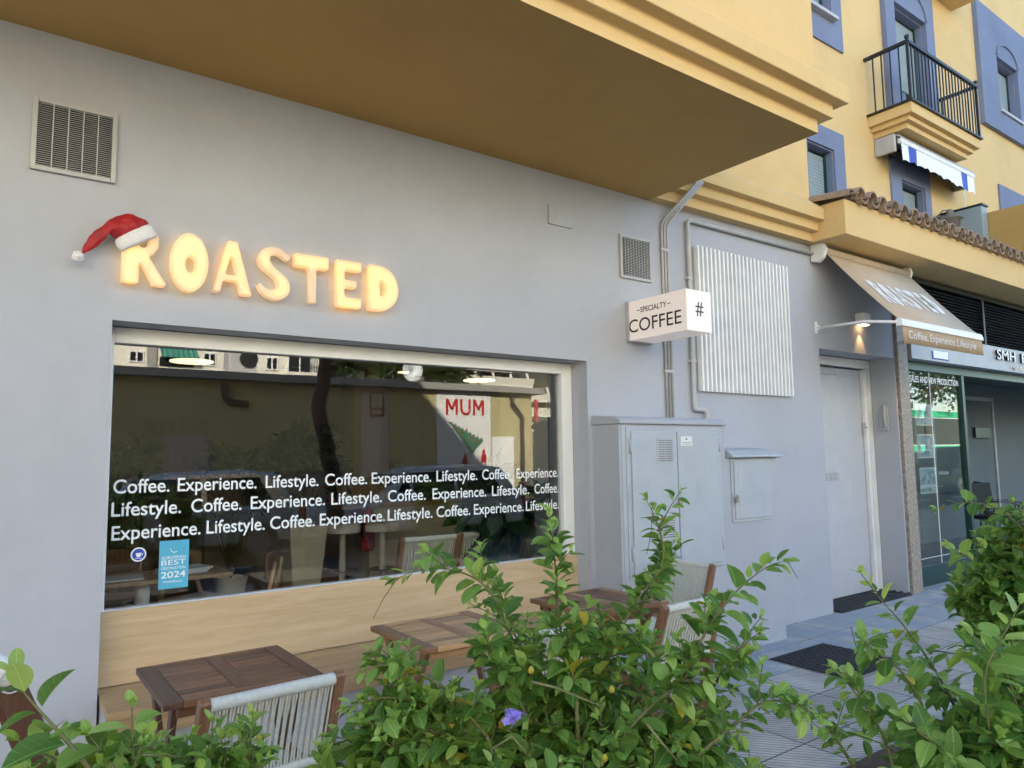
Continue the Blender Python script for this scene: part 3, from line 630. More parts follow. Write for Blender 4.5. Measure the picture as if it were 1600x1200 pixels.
# projecting light box
ps = thing('projecting_sign', 'white projecting light box reading SPECIALTY COFFEE with a hash sign on its end', 'sign', (4.12, -0.36, 2.41))
b = MB(); b.box(3.98, -0.60, 2.41, 4.25, -0.02, 2.71); bo = obj('light_box', b, M['sign_face'], ps, bevel=0.004)
b = MB(); b.box(3.974, -0.036, 2.404, 4.256, -0.001, 2.716); obj('wall_plate', b, M['grey_pipe'], ps)
f_side = lambda x, y, z: (3.9795+y, -x, z)
b = MB()
letters(b, 'COFFEE', 0.03, 0, 2.468, 0.100, 0.52, 0.0006, 0.004, f=f_side)
letters(b, 'SPECIALTY', 0.155, 0, 2.610, 0.040, 0.26, 0.0006, 0.014, f=f_side)
for x in (0.120, 0.425): b.box(3.9785, -x-.028, 2.627, 3.9794, -x, 2.633)
f_side2 = None
obj('lettering', b, M['sign_black'], ps)
b = MB()
for s in (-1, 1):
    b.bar((4.115+s*.016-.008, -0.6015, 2.52), (4.115+s*.016+.010, -0.6015, 2.625), .010, .002, (0, 1, 0))
    b.bar((4.075, -0.602, 2.572+s*.018), (4.160, -0.602, 2.572+s*.018), .002, .010, (0, 0, 1))
obj('hash_mark', b, M['sign_black'], ps)
# mirror the side lettering so it reads from the street (x of the text runs towards the wall end)

# electrical cabinet
cb = thing('electrical_cabinet', 'tall grey painted electrical cabinet with two padlocked doors built out from the wall', 'cabinet', (4.2, -0.13, 0))
b = MB(); b.box(3.60, -0.27, 0.0, 5.47, 0.0, 0.72); b.box(3.60, -0.27, 0.72, 4.765, 0.0, 1.755); b.box(4.765, -0.27, 0.72, 5.47, 0.0, 1.50); obj('masonry', b, M['grey_wall'], cb)
b = MB(); b.prism([(-0.292, 1.757), (-0.295, 1.785), (-0.24, 1.81), (0.0, 1.83), (0.0, 1.757)], 'x', 3.59, 4.78); obj('coping', b, M['grey_wall'], cb, bevel=0.008)
b = MB(); b.box(3.66, -0.284, 0.68, 4.70, -0.271, 1.735); b.box(3.62, -0.277, 0.66, 3.66, -0.271, 1.75); obj('door_frame', b, M['grey_paint'], cb, bevel=0.003)
for (x0, x1, nm) in ((3.70, 4.172, 0), (4.182, 4.66, 1)):
    b = MB(); b.box(x0, -0.296, 0.71, x1, -0.285, 1.705); do = obj('door', b, M['grey_paint'], cb, bevel=0.003)
    xh = 3.69 if nm == 0 else 4.67
    for z in (1.55, 0.80):
        b = MB(); b.tube([(xh, -0.292, z), (xh, -0.292, z+.10)], 0.008, 8); obj('hinge', b, M['grey_paint'], do, smooth=True)
    if nm == 0:
        for z in (1.48, 0.93):
            b = MB(); b.box(3.955, -0.299, z-.01, 4.14, -0.2965, z+.185)
            obj('vent_plate', b, M['grey_paint'], do, bevel=0.001)
            b = MB()
            for k in range(10):
                for c in range(2): b.box(3.972+c*.078, -0.3003, z+.008+k*.0165, 4.042+c*.078, -0.2992, z+.015+k*.0165)
            obj('vent_slots', b, M['grey_stone'], do)
    else:
        b = MB(); b.box(4.215, -0.2985, 1.60, 4.345, -0.2963, 1.67); so = obj('warning_sticker', b, M['paper'], do)
        b = MB(); b.box(4.228, -0.2992, 1.622, 4.333, -0.2987, 1.625); b.box(4.235, -0.2992, 1.610, 4.325, -0.2987, 1.613); b.box(4.27, -0.2992, 1.645, 4.29, -0.2987, 1.655); obj('sticker_marks', b, M['sign_black'], so)
def padlock(x, y, z, parent):
    b = MB(); b.box(x-.017, y-.016, z-.045, x+.017, y-.002, z-.008); k = obj('padlock', b, M['stone'], parent, bevel=0.003)
    b = MB(); b.tube([(x-.011, y-.009, z-.01), (x-.011, y-.009, z+.012), (x-.006, y-.009, z+.022), (x+.006, y-.009, z+.022), (x+.011, y-.009, z+.012), (x+.011, y-.009, z-.01)], 0.0032, 6); obj('shackle', b, M['steel'], k, smooth=True)
    b = MB(); b.box(x-.028, y-.0015, z-.004, x+.028, y+.002, z+.02); obj('hasp', b, M['grey_paint'], k)
padlock(4.177, -0.299, 1.215, cb)

mbx = thing('meter_box', 'small grey meter box with a sloping hood and padlock, right of the tall cabinet', 'meter box', (5.1, -0.27, 1.0))
b = MB(); b.prism([(-0.325, 1.502), (-0.325, 1.520), (-0.27, 1.56), (0.0, 1.585), (0.0, 1.502)], 'x', 4.79, 5.46); obj('hood', b, M['grey_paint'], mbx, bevel=0.006)
b = MB(); b.box(4.82, -0.279, 0.99, 5.345, -0.271, 1.495); obj('frame', b, M['grey_paint'], mbx, bevel=0.002)
b = MB(); b.box(4.85, -0.288, 1.015, 5.32, -0.280, 1.475); do = obj('door', b, M['grey_paint'], mbx, bevel=0.003)
b = MB(); b.box(4.90, -0.2895, 1.02, 4.935, -0.2883, 1.47); obj('rib', b, M['grey_pipe'], do)
padlock(4.855, -0.291, 1.19, mbx)

# door awning
aw = thing('door_awning', 'tan fabric drop awning lettered in white over the cafe door', 'awning', (7.45, 0, 3.45))
ax0, ax1 = 6.63, 8.30; TY, TZ = -0.13, 3.50; FY, FZ = -0.80, 2.715
b = MB(); n = 10
for i in range(n+1):
    q = i/n; sag = -0.02*math.sin(math.pi*q)
    b.v += [(ax0, TY+(FY-TY)*q, TZ+(FZ-TZ)*q+sag), (ax1, TY+(FY-TY)*q, TZ+(FZ-TZ)*q+sag)]
b.f = [(2*i, 2*i+1, 2*i+3, 2*i+2) for i in range(n)]; b.m = [0]*n
co = obj('canopy', b, M['canvas'], aw, smooth=True); sd = co.modifiers.new('thick', 'SOLIDIFY'); sd.thickness = 0.004
def f_aw(x, y, z):   # z runs up the slope
    ln = math.hypot(FY-TY, FZ-TZ); q = 1-z/ln; sag = -0.02*math.sin(math.pi*q)
    return (x, TY+(FY-TY)*q-0.0065+y*.76, TZ+(FZ-TZ)*q+sag+0.0055-y*.65)
b = MB()
pts = []
SX = 1.27/1.51; SZ = 0.36/0.30
me_b = MB()
for ch, outl in L.items():
    me = curve_shape(outl, 0.0, 0.0, -0.003); V = [v.co.copy() for v in me.vertices]; F_ = [tuple(p.vertices) for p in me.polygons]
    bm_pts = [f_aw(6.86+(v.x-.49)*SX, -.001, 0.30+(v.z-2.40)*SZ) for v in V]; me_b.add(bm_pts, F_)
lt_ = obj('lettering', me_b, M['awning_print'], aw)
b = MB(); b.tube([(ax0-.01, FY, FZ-.015), (ax1+.01, FY, FZ-.015)], 0.032, 12); b.box(ax0-.02, FY-.036, FZ-.058, ax1+.02, FY+.02, FZ-.02); obj('front_bar', b, M['white_paint'], aw, bevel=0.003)
b = MB()
for i in range(41):
    x = ax0+(ax1-ax0)*i/40; w_ = 0.004*math.sin(i*.9); b.v += [(x, FY-.026+w_*.3, FZ-.058), (x, FY-.030+w_, FZ-.215)]
b.f = [(2*i, 2*i+1, 2*i+3, 2*i+2) for i in range(40)]; b.m = [0]*40
vo = obj('valance', b, M['canvas_dark'], aw, smooth=True); sd = vo.modifiers.new('thick', 'SOLIDIFY'); sd.thickness = 0.003
b = MB(); x = 6.71
for w_, tx_ in ((.38, 'Coffee.'), (.53, 'Experience.'), (.43, 'Lifestyle')):
    letters(b, tx_, x, FY-.037, FZ-.165, 0.072, w_, 0.001, 0.0); x += w_+.035
obj('valance_lettering', b, M['awning_print'], aw)
b = MB(); b.tube([(ax0, TY, TZ+.005), (ax1, TY, TZ+.005)], 0.04, 12); obj('roller', b, M['canvas'], aw, smooth=True)
for x in (ax0-.055, ax1+.01):
    b = MB(); b.prism([(-.01, 3.60), (-.01, 3.42), (-.09, 3.40), (-.14, 3.44), (-.17, 3.52), (-.15, 3.58)], 'x', x, x+.05); obj('bracket', b, M['white_paint'], aw, bevel=0.006)
    b = MB(); xx = x+.035 if x < 7 else x+.015
    b.tube([(xx, -.03, 2.755), (xx, -.50, 2.745), (xx, FY+.02, FZ-.02)], 0.014, 10); ao = obj('arm', b, M['white_paint'], aw, smooth=True)
    b = MB(); b.box(xx-.018, -.012, 2.70, xx+.018, -.001, 2.82); b.prism([(-.012, 2.72), (-.012, 2.79), (-.06, 2.765), (-.06, 2.745)], 'x', xx-.012, xx+.012); obj('wall_bracket', b, M['white_paint'], ao, bevel=0.003)

# wall lamp over the door (lit)
wl = thing('wall_lamp', 'small lit downlight on the grey wall under the awning', 'lamp', (7.43, -0.05, 2.86))
b = MB(); b.box(7.36, -0.10, 2.86, 7.50, -0.001, 2.98); obj('housing', b, M['white_paint'], wl, bevel=0.006)
b = MB(); b.box(7.38, -0.085, 2.852, 7.48, -0.02, 2.859); obj('lens', b, emit('lamp_lens', (1, .62, .25), 3.0), wl)
sp = bpy.data.lights.new('wall_lamp_light', 'SPOT'); sp.energy = 1.3; sp.color = (1, .58, .22); sp.spot_size = R(60); sp.spot_blend = 0.6; sp.shadow_soft_size = 0.015
so = bpy.data.objects.new('wall_lamp_light', sp); COL.objects.link(so); so.parent = wl; so.location = (0, -0.02, -0.03); so.rotation_euler = (R(14), 0, 0)

# intercom on the door jamb
ic = thing('intercom', 'grey intercom handset on the right jamb of the cafe doorway', 'intercom', (8.12, 0.14, 1.75))
b = MB(); b.box(8.10, 0.09, 1.76, 8.129, 0.19, 2.02); obj('body', b, M['vent'], ic, bevel=0.008)
b = MB(); b.tube([(8.085, 0.115, 2.04), (8.075, 0.115, 1.90), (8.085, 0.115, 1.80)], [.022, .015, .022], 10); obj('handset', b, M['vent'], ic, smooth=True)

# stickers on the shop glass
st = thing('award_sticker', 'light blue rectangular sticker reading EUROPEAN BEST DESTINATION 2024 on the shop window', 'sticker', (.83, .21, .88))
b = MB(); b.box(.762, .2122, .885, .905, .2135, 1.130); obj('sheet', b, M['sky_blue'], st)
b = MB()
letters(b, 'EUROPEAN', .775, .2121, 1.035, .016, .115, .0004, 0); letters(b, 'BEST', .773, .2121, 1.005, .026, .118, .0004, 0); letters(b, 'DESTINATION', .775, .2121, .982, .014, .115, .0004, 0)
letters(b, '2024', .773, .2121, .940, .032, .118, .0004, 0.01); letters(b, 'MARBELLA', .785, .2121, .915, .010, .092, .0004, 0)
obj('lettering', b, M['vinyl'], st)
b = MB(); b.tube([(.815, .2115, 1.09), (.818, .2115, 1.075), (.832, .2115, 1.068), (.848, .2115, 1.072)], .0022, 6); obj('emblem', b, M['vinyl'], st)
st = thing('round_sticker', 'round blue sticker with a cup emblem low on the shop window', 'sticker', (.665, .21, 1.07))
b = MB(); b.prism(ellipse(.665, 1.072, .036, .036, 36), 'y', .2122, .2135); obj('ring', b, M['vinyl'], st)
b = MB(); b.prism(ellipse(.665, 1.072, .029, .029, 36), 'y', .2113, .2120); obj('disc', b, M['royal'], st)
b = MB(); b.prism([(.652, 1.080), (.655, 1.064), (.660, 1.059), (.670, 1.059), (.675, 1.064), (.678, 1.080)], 'y', .2105, .2111); b.box(.650, .2105, 1.052, .680, .2111, 1.055)
b.tube([(.677, .2108, 1.078), (.684, .2108, 1.076), (.684, .2108, 1.069), (.677, .2108, 1.066)], .0016, 6); obj('emblem', b, M['vinyl'], st)

# ================================================================== yellow apartment building, set back on the right
YB = 1.2
ap = thing('apartment_building', 'yellow apartment building with blue window surrounds behind the tiled canopy', 'building', (13, 4, 0))
WINS = [(9.20, 9.62, 7.62, 9.4, 'rect'), (8.62, 9.28, 4.2, 5.66, 'rect'), (11.17, 11.92, 4.2, 5.66, 'rect'), (11.20, 12.26, 6.55, 8.54, 'arch'), (15.14, 16.14, 7.87, 8.93, 'arch'), (15.28, 16.1, 4.6, 6.02, 'rect')]
WINS[0] = (8.62, 9.42, 7.62, 9.4, 'rect')
b = MB(); b.wall(6.49, 22, 3.62, 13.0, YB, YB+0.35, [(w[0], w[1], w[2], w[3]) for w in WINS]); obj('wall', b, M['yellow_wall'], ap)
b = MB(); b.box(6.5, YB+.36, 3.62, 22, 9.0, 13.0); obj('body', b, M['yellow_wall'], ap)
SUR = [(8.35, 9.69, 7.20, 9.7), (8.35, 9.55, 4.1, 5.94), (10.85, 12.12, 4.1, 6.0), (10.90, 12.55, 6.42, 9.25), (14.38, 16.9, 7.42, 9.8), (14.92, 16.5, 4.3, 6.40)]
for (x0, x1, z0, z1, ty), (a0, a1, c0, c1) in zip(WINS, SUR):
    t = YB-.03
    b = MB()
    if ty == 'rect': b.wall(a0, a1, c0, c1, t, YB-.002, [(x0, x1, z0, z1)])
    else:
        # surround with an arched head: square opening below, lunette recess above
        b.wall(a0, a1, c0, c1, t-.05, YB-.002, [(x0, x1, z0, z1+.0)])
    wo = obj('window_surround', b, M['blue_trim'], ap)
    b = MB(); e = .003
    b.box(x0+e, YB+.0, z0, x0+.02, YB+.15, z1); b.box(x1-.02, YB+.0, z0, x1-e, YB+.15, z1); b.box(x0+.02, YB+.0, z1-.02, x1-.02, YB+.15, z1-e)
    obj('reveal', b, M['blue_trim'], wo)
    if ty == 'arch':
        cx, rx = (x0+x1)/2, (x1-x0)/2; rz = .40 if a0 < 12 else .32
        b = MB(); outer = ellipse(cx, z1+.02, rx+.02, rz+.02, 24, 0, math.pi); inner = ellipse(cx, z1+.02, rx-.03, rz-.03, 24, 0, math.pi)
        for k in range(24):
            p, q, r_, s_ = outer[k], outer[k+1], inner[k+1], inner[k]
            b.add([(p[0], t-.075, p[1]), (q[0], t-.075, q[1]), (r_[0], t-.075, r_[1]), (s_[0], t-.075, s_[1]), (p[0], t-.051, p[1]), (q[0], t-.051, q[1]), (r_[0], t-.051, r_[1]), (s_[0], t-.051, s_[1])], [(0, 1, 2, 3), (0, 4, 5, 1), (3, 2, 6, 7)])
        obj('arch_moulding', b, M['blue_trim'], wo)
    b = MB(); b.box(x0+.02, YB+.13, z0, x1-.02, YB+.16, z1-.02); so_ = obj('window', b, M['dark_metal'], ap)
    b = MB(); zs = z0 if a0 > 10.8 and ty == 'arch' and a0 < 12 else z0
    zb = z0+.75 if (ty == 'arch' and a0 < 12) else z0
    nsl = int((z1-.06-zb)/.045)
    for k in range(nsl): b.prism([(YB+.115, zb+k*.045), (YB+.128, zb+k*.045), (YB+.128, zb+k*.045+.045), (YB+.115, zb+k*.045+.042), (YB+.108, zb+k*.045+.022)], 'x', x0+.05, x1-.06)
    obj('shutter', b, M['shutter'], so_)
    b = MB(); b.box(x0+.021, YB+.09, z0, x0+.055, YB+.129, z1-.021); b.box(x1-.06, YB+.09, z0, x1-.021, YB+.129, z1-.021); obj('frame', b, M['green_metal'], so_)
    if zb > z0: 
        b = MB(); b.box(x0+.06, YB+.115, z0+.02, x1-.07, YB+.12, zb-.02); obj('pane', b, M['car_glass'], so_)
    if c0 > 7: b = MB(); b.box(x0-.03, YB-.12, z0-.05, x1+.03, YB+.12, z0-.002); obj('sill', b, M['vent'], wo)
# balcony
bx0, bx1, by, bz = 10.29, 12.58, 0.56, 6.42
b = MB(); b.box(bx0+.02, by+.02, bz-.15, bx1-.02, YB-.002, bz); b.box(bx0+.09, by+.09, bz-.22, bx1-.09, YB-.002, bz-.151); b.box(bx0+.16, by+.16, bz-.30, bx1-.16, YB-.002, bz-.221)
bo = obj('balcony', b, M['yellow_wall'], ap, bevel=0.004)
b = MB(); b.box(bx0-.02, by-.02, bz+.001, bx1+.02, YB-.003, bz+.025); obj('floor_slab', b, M['dark_metal'], bo)
b = MB(); zr = bz+.88
b.bar((bx0+.02, by+.02, zr), (bx1+.03, by+.02, zr), .05, .045); b.bar((bx0+.02, by+.02, zr), (bx0+.02, YB, zr), .05, .045); b.bar((bx1-.02, by+.02, zr), (bx1-.02, YB, zr), .05, .045)
for x, y in ((bx0+.02, by+.02), (bx1-.02, by+.02)):
    b.bar((x, y, bz+.02), (x, y, zr+.03), .035, .035, (0, 1, 0)); b.lathe([(.005, -.035), (.03, -.02), (.035, 0), (.03, .02), (.005, .035)], 12, (x, y, zr+.07))
for k in range(1, 21): x = bx0+.02+(bx1-bx0-.04)*k/21; b.bar((x, by+.02, bz+.02), (x, by+.02, zr), .016, .016, (0, 1, 0))
for k in range(1, 5):
    for x in (bx0+.02, bx1-.02): y = by+.02+(YB-by-.02)*k/5; b.bar((x, y, bz+.02), (x, y, zr), .016, .016, (0, 1, 0))
obj('railing', b, M['dark_metal'], bo)
b = MB(); b.box(12.0, 0.62, 9.25, 13.5, YB-.002, 9.6); obj('balcony', b, M['yellow_wall'], ap)
# terrace parapet
b = MB(); b.box(12.55, -0.05, 3.9, 12.75, YB-.002, 5.22); b.box(12.56, -0.05, 3.9, 22, 0.1, 5.20); obj('parapet', b, M['yellow_wall_shaded'], ap)
# retractable awning below the balcony
ra = thing('window_awning', 'half rolled white awning with blue stripes under the yellow balcony', 'awning', (11.3, 1.0, 5.95))
for x in (10.44, 12.97): b = MB(); b.box(x, 0.90, 5.84, x+.06, YB-.002, 6.11); obj('bracket', b, M['vent'], ra, bevel=0.02)
b = MB(); b.tube([(10.50, 1.06, 5.96), (12.97, 1.06, 5.96)], .06, 14); obj('roll', b, M['void'], ra, smooth=True)
b = MB(); b.prism([(YB-.002, 6.125), (YB-.002, 6.105), (.86, 6.06), (.86, 6.08)], 'x', 10.48, 13.02); obj('hood', b, M['vent'], ra)
b = MB(); b.box(10.52, .84, 5.965, 12.97, .90, 6.04); obj('front_bar', b, M['white_paint'], ra, bevel=.008)
b = MB(); N = 96
for i in range(N+1):
    q = i/N; x = 10.53+2.42*q; zb = 5.70+.028*abs(math.sin(math.pi*11*q))+.02*math.sin(q*5); w_ = .012*math.sin(q*38)
    b.v += [(x, .852, 5.968), (x+.01, .848+w_, zb)]
for i in range(N):
    q = (i+.5)/N; b.f.append((2*i, 2*i+1, 2*i+3, 2*i+2)); b.m.append(1 if .085 < q < .185 or .80 < q < .90 else 0)
obj('valance', b, [M['vinyl'], M['royal']], ra, smooth=True)
b = MB(); b.tube([(12.6, .87, 5.97), (12.6, .88, 5.05)], .007, 6); obj('cord', b, M['white_paint'], ra)
# lantern and AC box
ln = thing('wall_lantern', 'dark metal lantern on the yellow wall, right of the lower blue window', 'lantern', (12.2, 1.05, 5.0))
b = MB(); b.lathe([(.01, .30), (.05, .28), (.06, .20), (.18, .14), (.19, .12), (.13, .11), (.12, -.1), (.02, -.12)], 16, (12.28, .98, 5.05)); obj('shade', b, M['grey_stone'], ln, smooth=True)
b = MB(); b.tube([(12.2, YB-.002, 5.2), (12.2, 1.05, 5.33), (12.27, .98, 5.33)], .012, 8); b.lathe([(.005, 0), (.08, 0), (.08, .03), (.005, .03)], 14, (12.2, YB-.04, 5.17)); obj('bracket', b, M['grey_stone'], ln)
ac = thing('air_conditioner', 'grey air conditioner box standing on the terrace behind the tiled roof', 'air conditioner', (12.4, .9, 4.9))
b = MB(); b.box(12.33, .55, 4.72, 12.54, 1.15, 5.30); obj('casing', b, M['shutter'], ac, bevel=.01)
b = MB(); b.box(12.32, .53, 5.302, 12.545, 1.17, 5.33); obj('lid', b, M['dark_metal'], ac)

# tiled canopy over the shops
tc_ = thing('tiled_canopy', 'ochre canopy beam with a row of clay roof tiles over the shops', 'canopy', (10, -.2, 3.6))
bx = 6.49
b = MB(); b.box(bx, -0.435, 3.585, 22, 0.0, 3.925); b.box(bx, 0.001, 3.585, 22, 0.9, 3.93); obj('beam', b, M['yellow_wall'], tc_, bevel=.008)
b = MB()
def half_pipe(mb, x, p0, p1, r, up=True, th=.014, n=10):
    rings = []
    for (y, z) in (p0, p1):
        o_ = [(x+(r+th)*math.cos(math.pi*k/n), y, z+(1 if up else -1)*(r+th)*math.sin(math.pi*k/n)) for k in range(n+1)]
        i_ = [(x+r*math.cos(math.pi*k/n), y, z+(1 if up else -1)*r*math.sin(math.pi*k/n)) for k in range(n, -1, -1)]
        rings.append(o_+i_)
    mb.loft(rings, True, True)
x = bx+.14
pitch = .215
while x < 21.8:
    j = rnd.uniform(-.012, .012)
    half_pipe(b, x, (-.53+j, 3.96), (.9, 4.10), .062); half_pipe(b, x+pitch/2, (-.51-j, 3.972), (.9, 4.115), .058, False)
    x += pitch
obj('roof_tiles', b, M['tile'], tc_)
b = MB(); half_pipe(b, bx+.04, (-.50, 3.93), (.35, 4.02), .07); obj('verge_tile', b, M['tile'], tc_)
b = MB(); b.box(bx, -.44+.002, 3.926, 22, .3, 3.955); obj('mortar_bed', b, M['soil'], tc_)

# ================================================================== estate agency shop
sh = thing('estate_agency_shop', 'shopfront with green metal frames, grey louvres and property posters, right of the cafe door', 'shop', (11, 1, 0))
b = MB(); b.box(8.165, -0.035, 0.0, 8.385, 0.27, 3.58); obj('stone_pillar', b, M['stone'], sh, bevel=.004)
b = MB(); b.box(8.386, -.015, 2.58, 8.44, .26, 3.0); b.box(8.386, 0.25, 0, 8.40, 2.5, 3.5); obj('side_wall', b, M['walnut'], sh)
b = MB(); b.box(8.43, -.06, 2.575, 22, 0.16, 2.885); fo = obj('fascia_board', b, M['grey_paint'], sh)
b = MB()
for k in range(15):
    z = 2.90+k*.040; b.add([(8.40, .02, z), (22, .02, z), (22, .075, z+.034), (8.40, .075, z+.034), (8.40, .026, z-.006), (22, .026, z-.006), (22, .08, z+.028), (8.40, .08, z+.028)], [(0, 1, 2, 3), (4, 7, 6, 5), (0, 4, 5, 1)])
for xx in (10.6, 12.8, 15): b.box(xx, .0, 2.89, xx+.05, .019, 3.5)
b.box(8.40, .0, 3.505, 22, .09, 3.56)
obj('louvre_panel', b, M['dark_metal'], sh)
b = MB(); b.box(8.40, .10, 2.886, 22, .14, 3.58); obj('backing', b, M['void'], sh)
b = MB()
b.box(8.40, .07, 2.47, 22, .15, 2.573); b.box(8.42, .075, 0.0, 10.0, .145, .22)
b.box(9.98, .07, 0.0, 10.05, .15, 2.469); b.box(8.40, .075, 0.221, 8.46, .145, 2.469); b.box(12.4, .07, 0, 12.46, .15, 2.469)
fr_ = obj('shop_window', b, M['green_metal'], sh, bevel=.003)
b = MB(); b.box(8.461, .105, .221, 9.979, .111, 2.468); obj('pane', b, M['pane_green'], fr_)
b = MB(); b.box(12.461, .105, .02, 15.0, .111, 2.468); obj('pane', b, M['pane_green'], fr_)
b = MB(); b.box(8.461, .098, .30, 9.979, .103, .305); b.box(9.17, .098, .221, 9.178, .104, 2.468); obj('glazing_seam', b, M['vinyl'], fr_)
b = MB(); letters(b, 'RESALES AND NEW PRODUCTION', 8.60, .1035, 2.335, .075, 1.36, .0006, .012); obj('window_lettering', b, M['vinyl'], fr_)
b = MB(); b.box(8.41, .26, -.01, 20, 4.6, .008); obj('shop_floor', b, M['floor_in'], sh)
b = MB(); b.box(8.41, 4.5, 0, 20, 4.6, 3.0); b.box(19.9, .3, 0, 20, 4.49, 3.0); b.box(8.41, .26, 2.75, 19.89, 4.49, 2.85); b.box(11.2, 1.91, .01, 11.3, 4.48, 2.74); b.box(11.2, 1.82, .01, 19.8, 1.90, 2.74); obj('interior_wall', b, M['office_wall'], sh)
b = MB(); b.box(14.1, 1.79, .01, 14.17, 1.818, 2.5); b.box(15.5, 1.79, .01, 15.57, 1.818, 2.5); b.box(14.171, 1.80, 2.43, 15.499, 1.818, 2.5); obj('wall_trim', b, M['grey_pipe'], sh)
sg = thing('shop_sign', 'raised white letters starting SMH E on the grey fascia board', 'sign', (10.9, -.07, 2.7))
for w_, x, l_ in (('SMH', 10.70, .60), ('E', 11.52, .14)): b = MB(); letters(b, w_, x, -.072, 2.715, .125, l_, .022, .012, smi=1); obj('lettering', b, [M['vinyl'], M['dark_metal']], sg)
b = MB(); letters(b, 'MAR', 11.20, -.063, 2.60, .065, .42, .003, .012); obj('small_lettering', b, M['cream'], sg)
b = MB(); b.box(8.92, -.066, 2.60, 9.34, -.061, 2.69); o = obj('fascia_plate', b, M['royal'], None); tag(o, 'small blue edged plate on the grey shop fascia below the awning valance', 'plate')
b = MB(); b.box(8.94, -.070, 2.612, 9.32, -.0665, 2.70); obj('face', b, M['vinyl'], o)
for k, (z0, z1, nm) in enumerate(((1.83, 2.09, 'topmost of three, just under the shop lettering'), (1.44, 1.73, 'middle one of the three'), (1.02, 1.33, 'lowest of the three'))):
    t = thing('property_poster', f'white property poster hanging in the shop window, {nm}', 'poster', (9.18, .2, z0), 'property posters in the shop window')
    b = MB(); b.box(8.97, .19, z0, 9.40, .196, z1); obj('sheet', b, M['paper'], t)
    b = MB(); b.box(8.99, .186, z0+.11, 9.38, .1895, z1-.02); b.box(8.99, .186, z0+.02, 9.10, .1895, z0+.085); b.box(9.12, .186, z0+.02, 9.24, .1895, z0+.085); b.box(9.27, .186, z0+.03, 9.37, .1895, z0+.04); b.box(9.27, .186, z0+.06, 9.37, .1895, z0+.07); obj('pictures', b, M['photo_a'], t)
for x, nm in ((8.945, 'left of the posters'), (9.425, 'right of the posters')):
    b = MB(); b.tube([(x, .192, .25), (x, .192, 2.46)], .004, 6); o = obj('hanging_cable', b, M['steel'], smooth=True); tag(o, f'thin steel display cable {nm} in the shop window', 'cable')
b = MB(); b.box(14.62, 1.76, 1.74, 15.28, 1.787, 1.93); o = obj('wall_plaque', b, M['green_metal'], bevel=.003); tag(o, 'dark green plaque on the wall inside the estate agency', 'plaque')
# office chairs inside
def office_chair(loc, rz, label):
    t = thing('office_chair', label, 'chair', loc, 'chairs inside the estate agency', rz)
    b = MB(); b.box(-.25, -.25, .42, .25, .25, .48); obj('seat', b, M['black'], t, bevel=.02, local=True)
    b = MB(); b.bar((0, -.27, .55), (0, -.34, .98), .5, .05, (0, 1, 0)); b2 = obj('backrest', b, M['black'], t, bevel=.015, local=True)
    for sx_ in (-1, 1):
        b = MB(); b.tube([(sx_*.24, .22, 0), (sx_*.26, .22, .66), (sx_*.26, -.28, .68), (sx_*.24, -.30, .0)], .014, 8); obj('side_frame', b, M['dark_metal'], t, local=True)
office_chair((12.95, .95, 0.01), R(150), 'black office chair inside the shop, nearer the glass')
office_chair((13.75, 1.1, 0.01), R(-150), 'black office chair inside the shop, farther from the green mullion')

# ================================================================== terrace furniture
bn = thing('bench', 'light oak bench with a tall plank back built under the shop window', 'bench', (2.0, -.05, 0))
b = MB(); b.box(.476, .150, .46, 3.565, .1695, .815); obj('backrest', b, M['oak'], bn, bevel=.002)
b = MB()
for k in range(4): b.box(.49, -.27+k*.1055, .42, 3.565, -.27+k*.1055+.1035, .458)
obj('seat', b, M['oak_seat'], bn, bevel=.002)
b = MB(); b.box(.49, -.274, .335, 3.565, -.245, .4195); obj('front_board', b, M['oak_seat'], bn, bevel=.002)
b = MB(); b.box(.493, -.24, 0, 3.56, .148, .418); obj('plinth', b, M['grey_wall'], bn)

def make_table(label, loc, w1, w2, grp):
    t = thing('folding_table', label, 'table', loc, grp)
    b = MB(); hx, hy = .285, .275
    for x in (-hx, hx-.065): b.box(x, -hy, .695, x+.065, hy, .72)
    b.box(-.03, -hy+.032, .697, .03, hy-.032, .7195)
    obj('cross_board', b, w2, t, bevel=.004, local=True)
    b = MB(); n = 9; W_ = 2*hy-.066
    b.box(-hx+.066, -hy, .695, hx-.066, -hy+.031, .7195); b.box(-hx+.066, hy-.031, .695, hx-.066, hy, .7195)
    for k in range(n):
        y = -hy+.033+k*(W_/n)
        for a, c in ((-hx+.067, -.031), (.031, hx-.067)): b.box(a, y+.0015, .699, c, y+W_/n-.0025, .717)
    obj('slats', b, w1, t, bevel=.0015, local=True, seg=1)
    for y in (-hy+.03, hy-.05): b = MB(); b.box(-hx+.05, y, .655, hx-.05, y+.02, .694); obj('apron', b, w1, t, bevel=.003, local=True)
    for s in (-1, 1):
        for e in (-1, 1):
            b = MB(); b.bar((s*.235, e*.195, .694), (s*.20, -e*.21, 0.0), .022, .045, (0, 1, 0)); obj('leg', b, w2, t, bevel=.003, local=True)
    b = MB(); b.tube([(-.24, 0, .33), (.24, 0, .33)], .01, 8); obj('stretcher', b, M['steel'], t, local=True)
    b = MB(); b.box(-.2, -.20, .05, .2, -.17, .075); obj('foot_bar', b, w1, t, local=True)
    return t
G = 'folding tables in front of the bench'
make_table('dark brown slatted folding table, leftmost along the oak bench', (.822, -.895, 0), M['acacia'], M['acacia_y'], G)
make_table('golden brown slatted folding table, middle one along the bench', (1.868, -.835, 0), M['teak'], M['teak_y'], G)
make_table('brown slatted folding table at the cabinet end of the bench', (2.885, -.80, 0), M['acacia'], M['teak_y'], G)

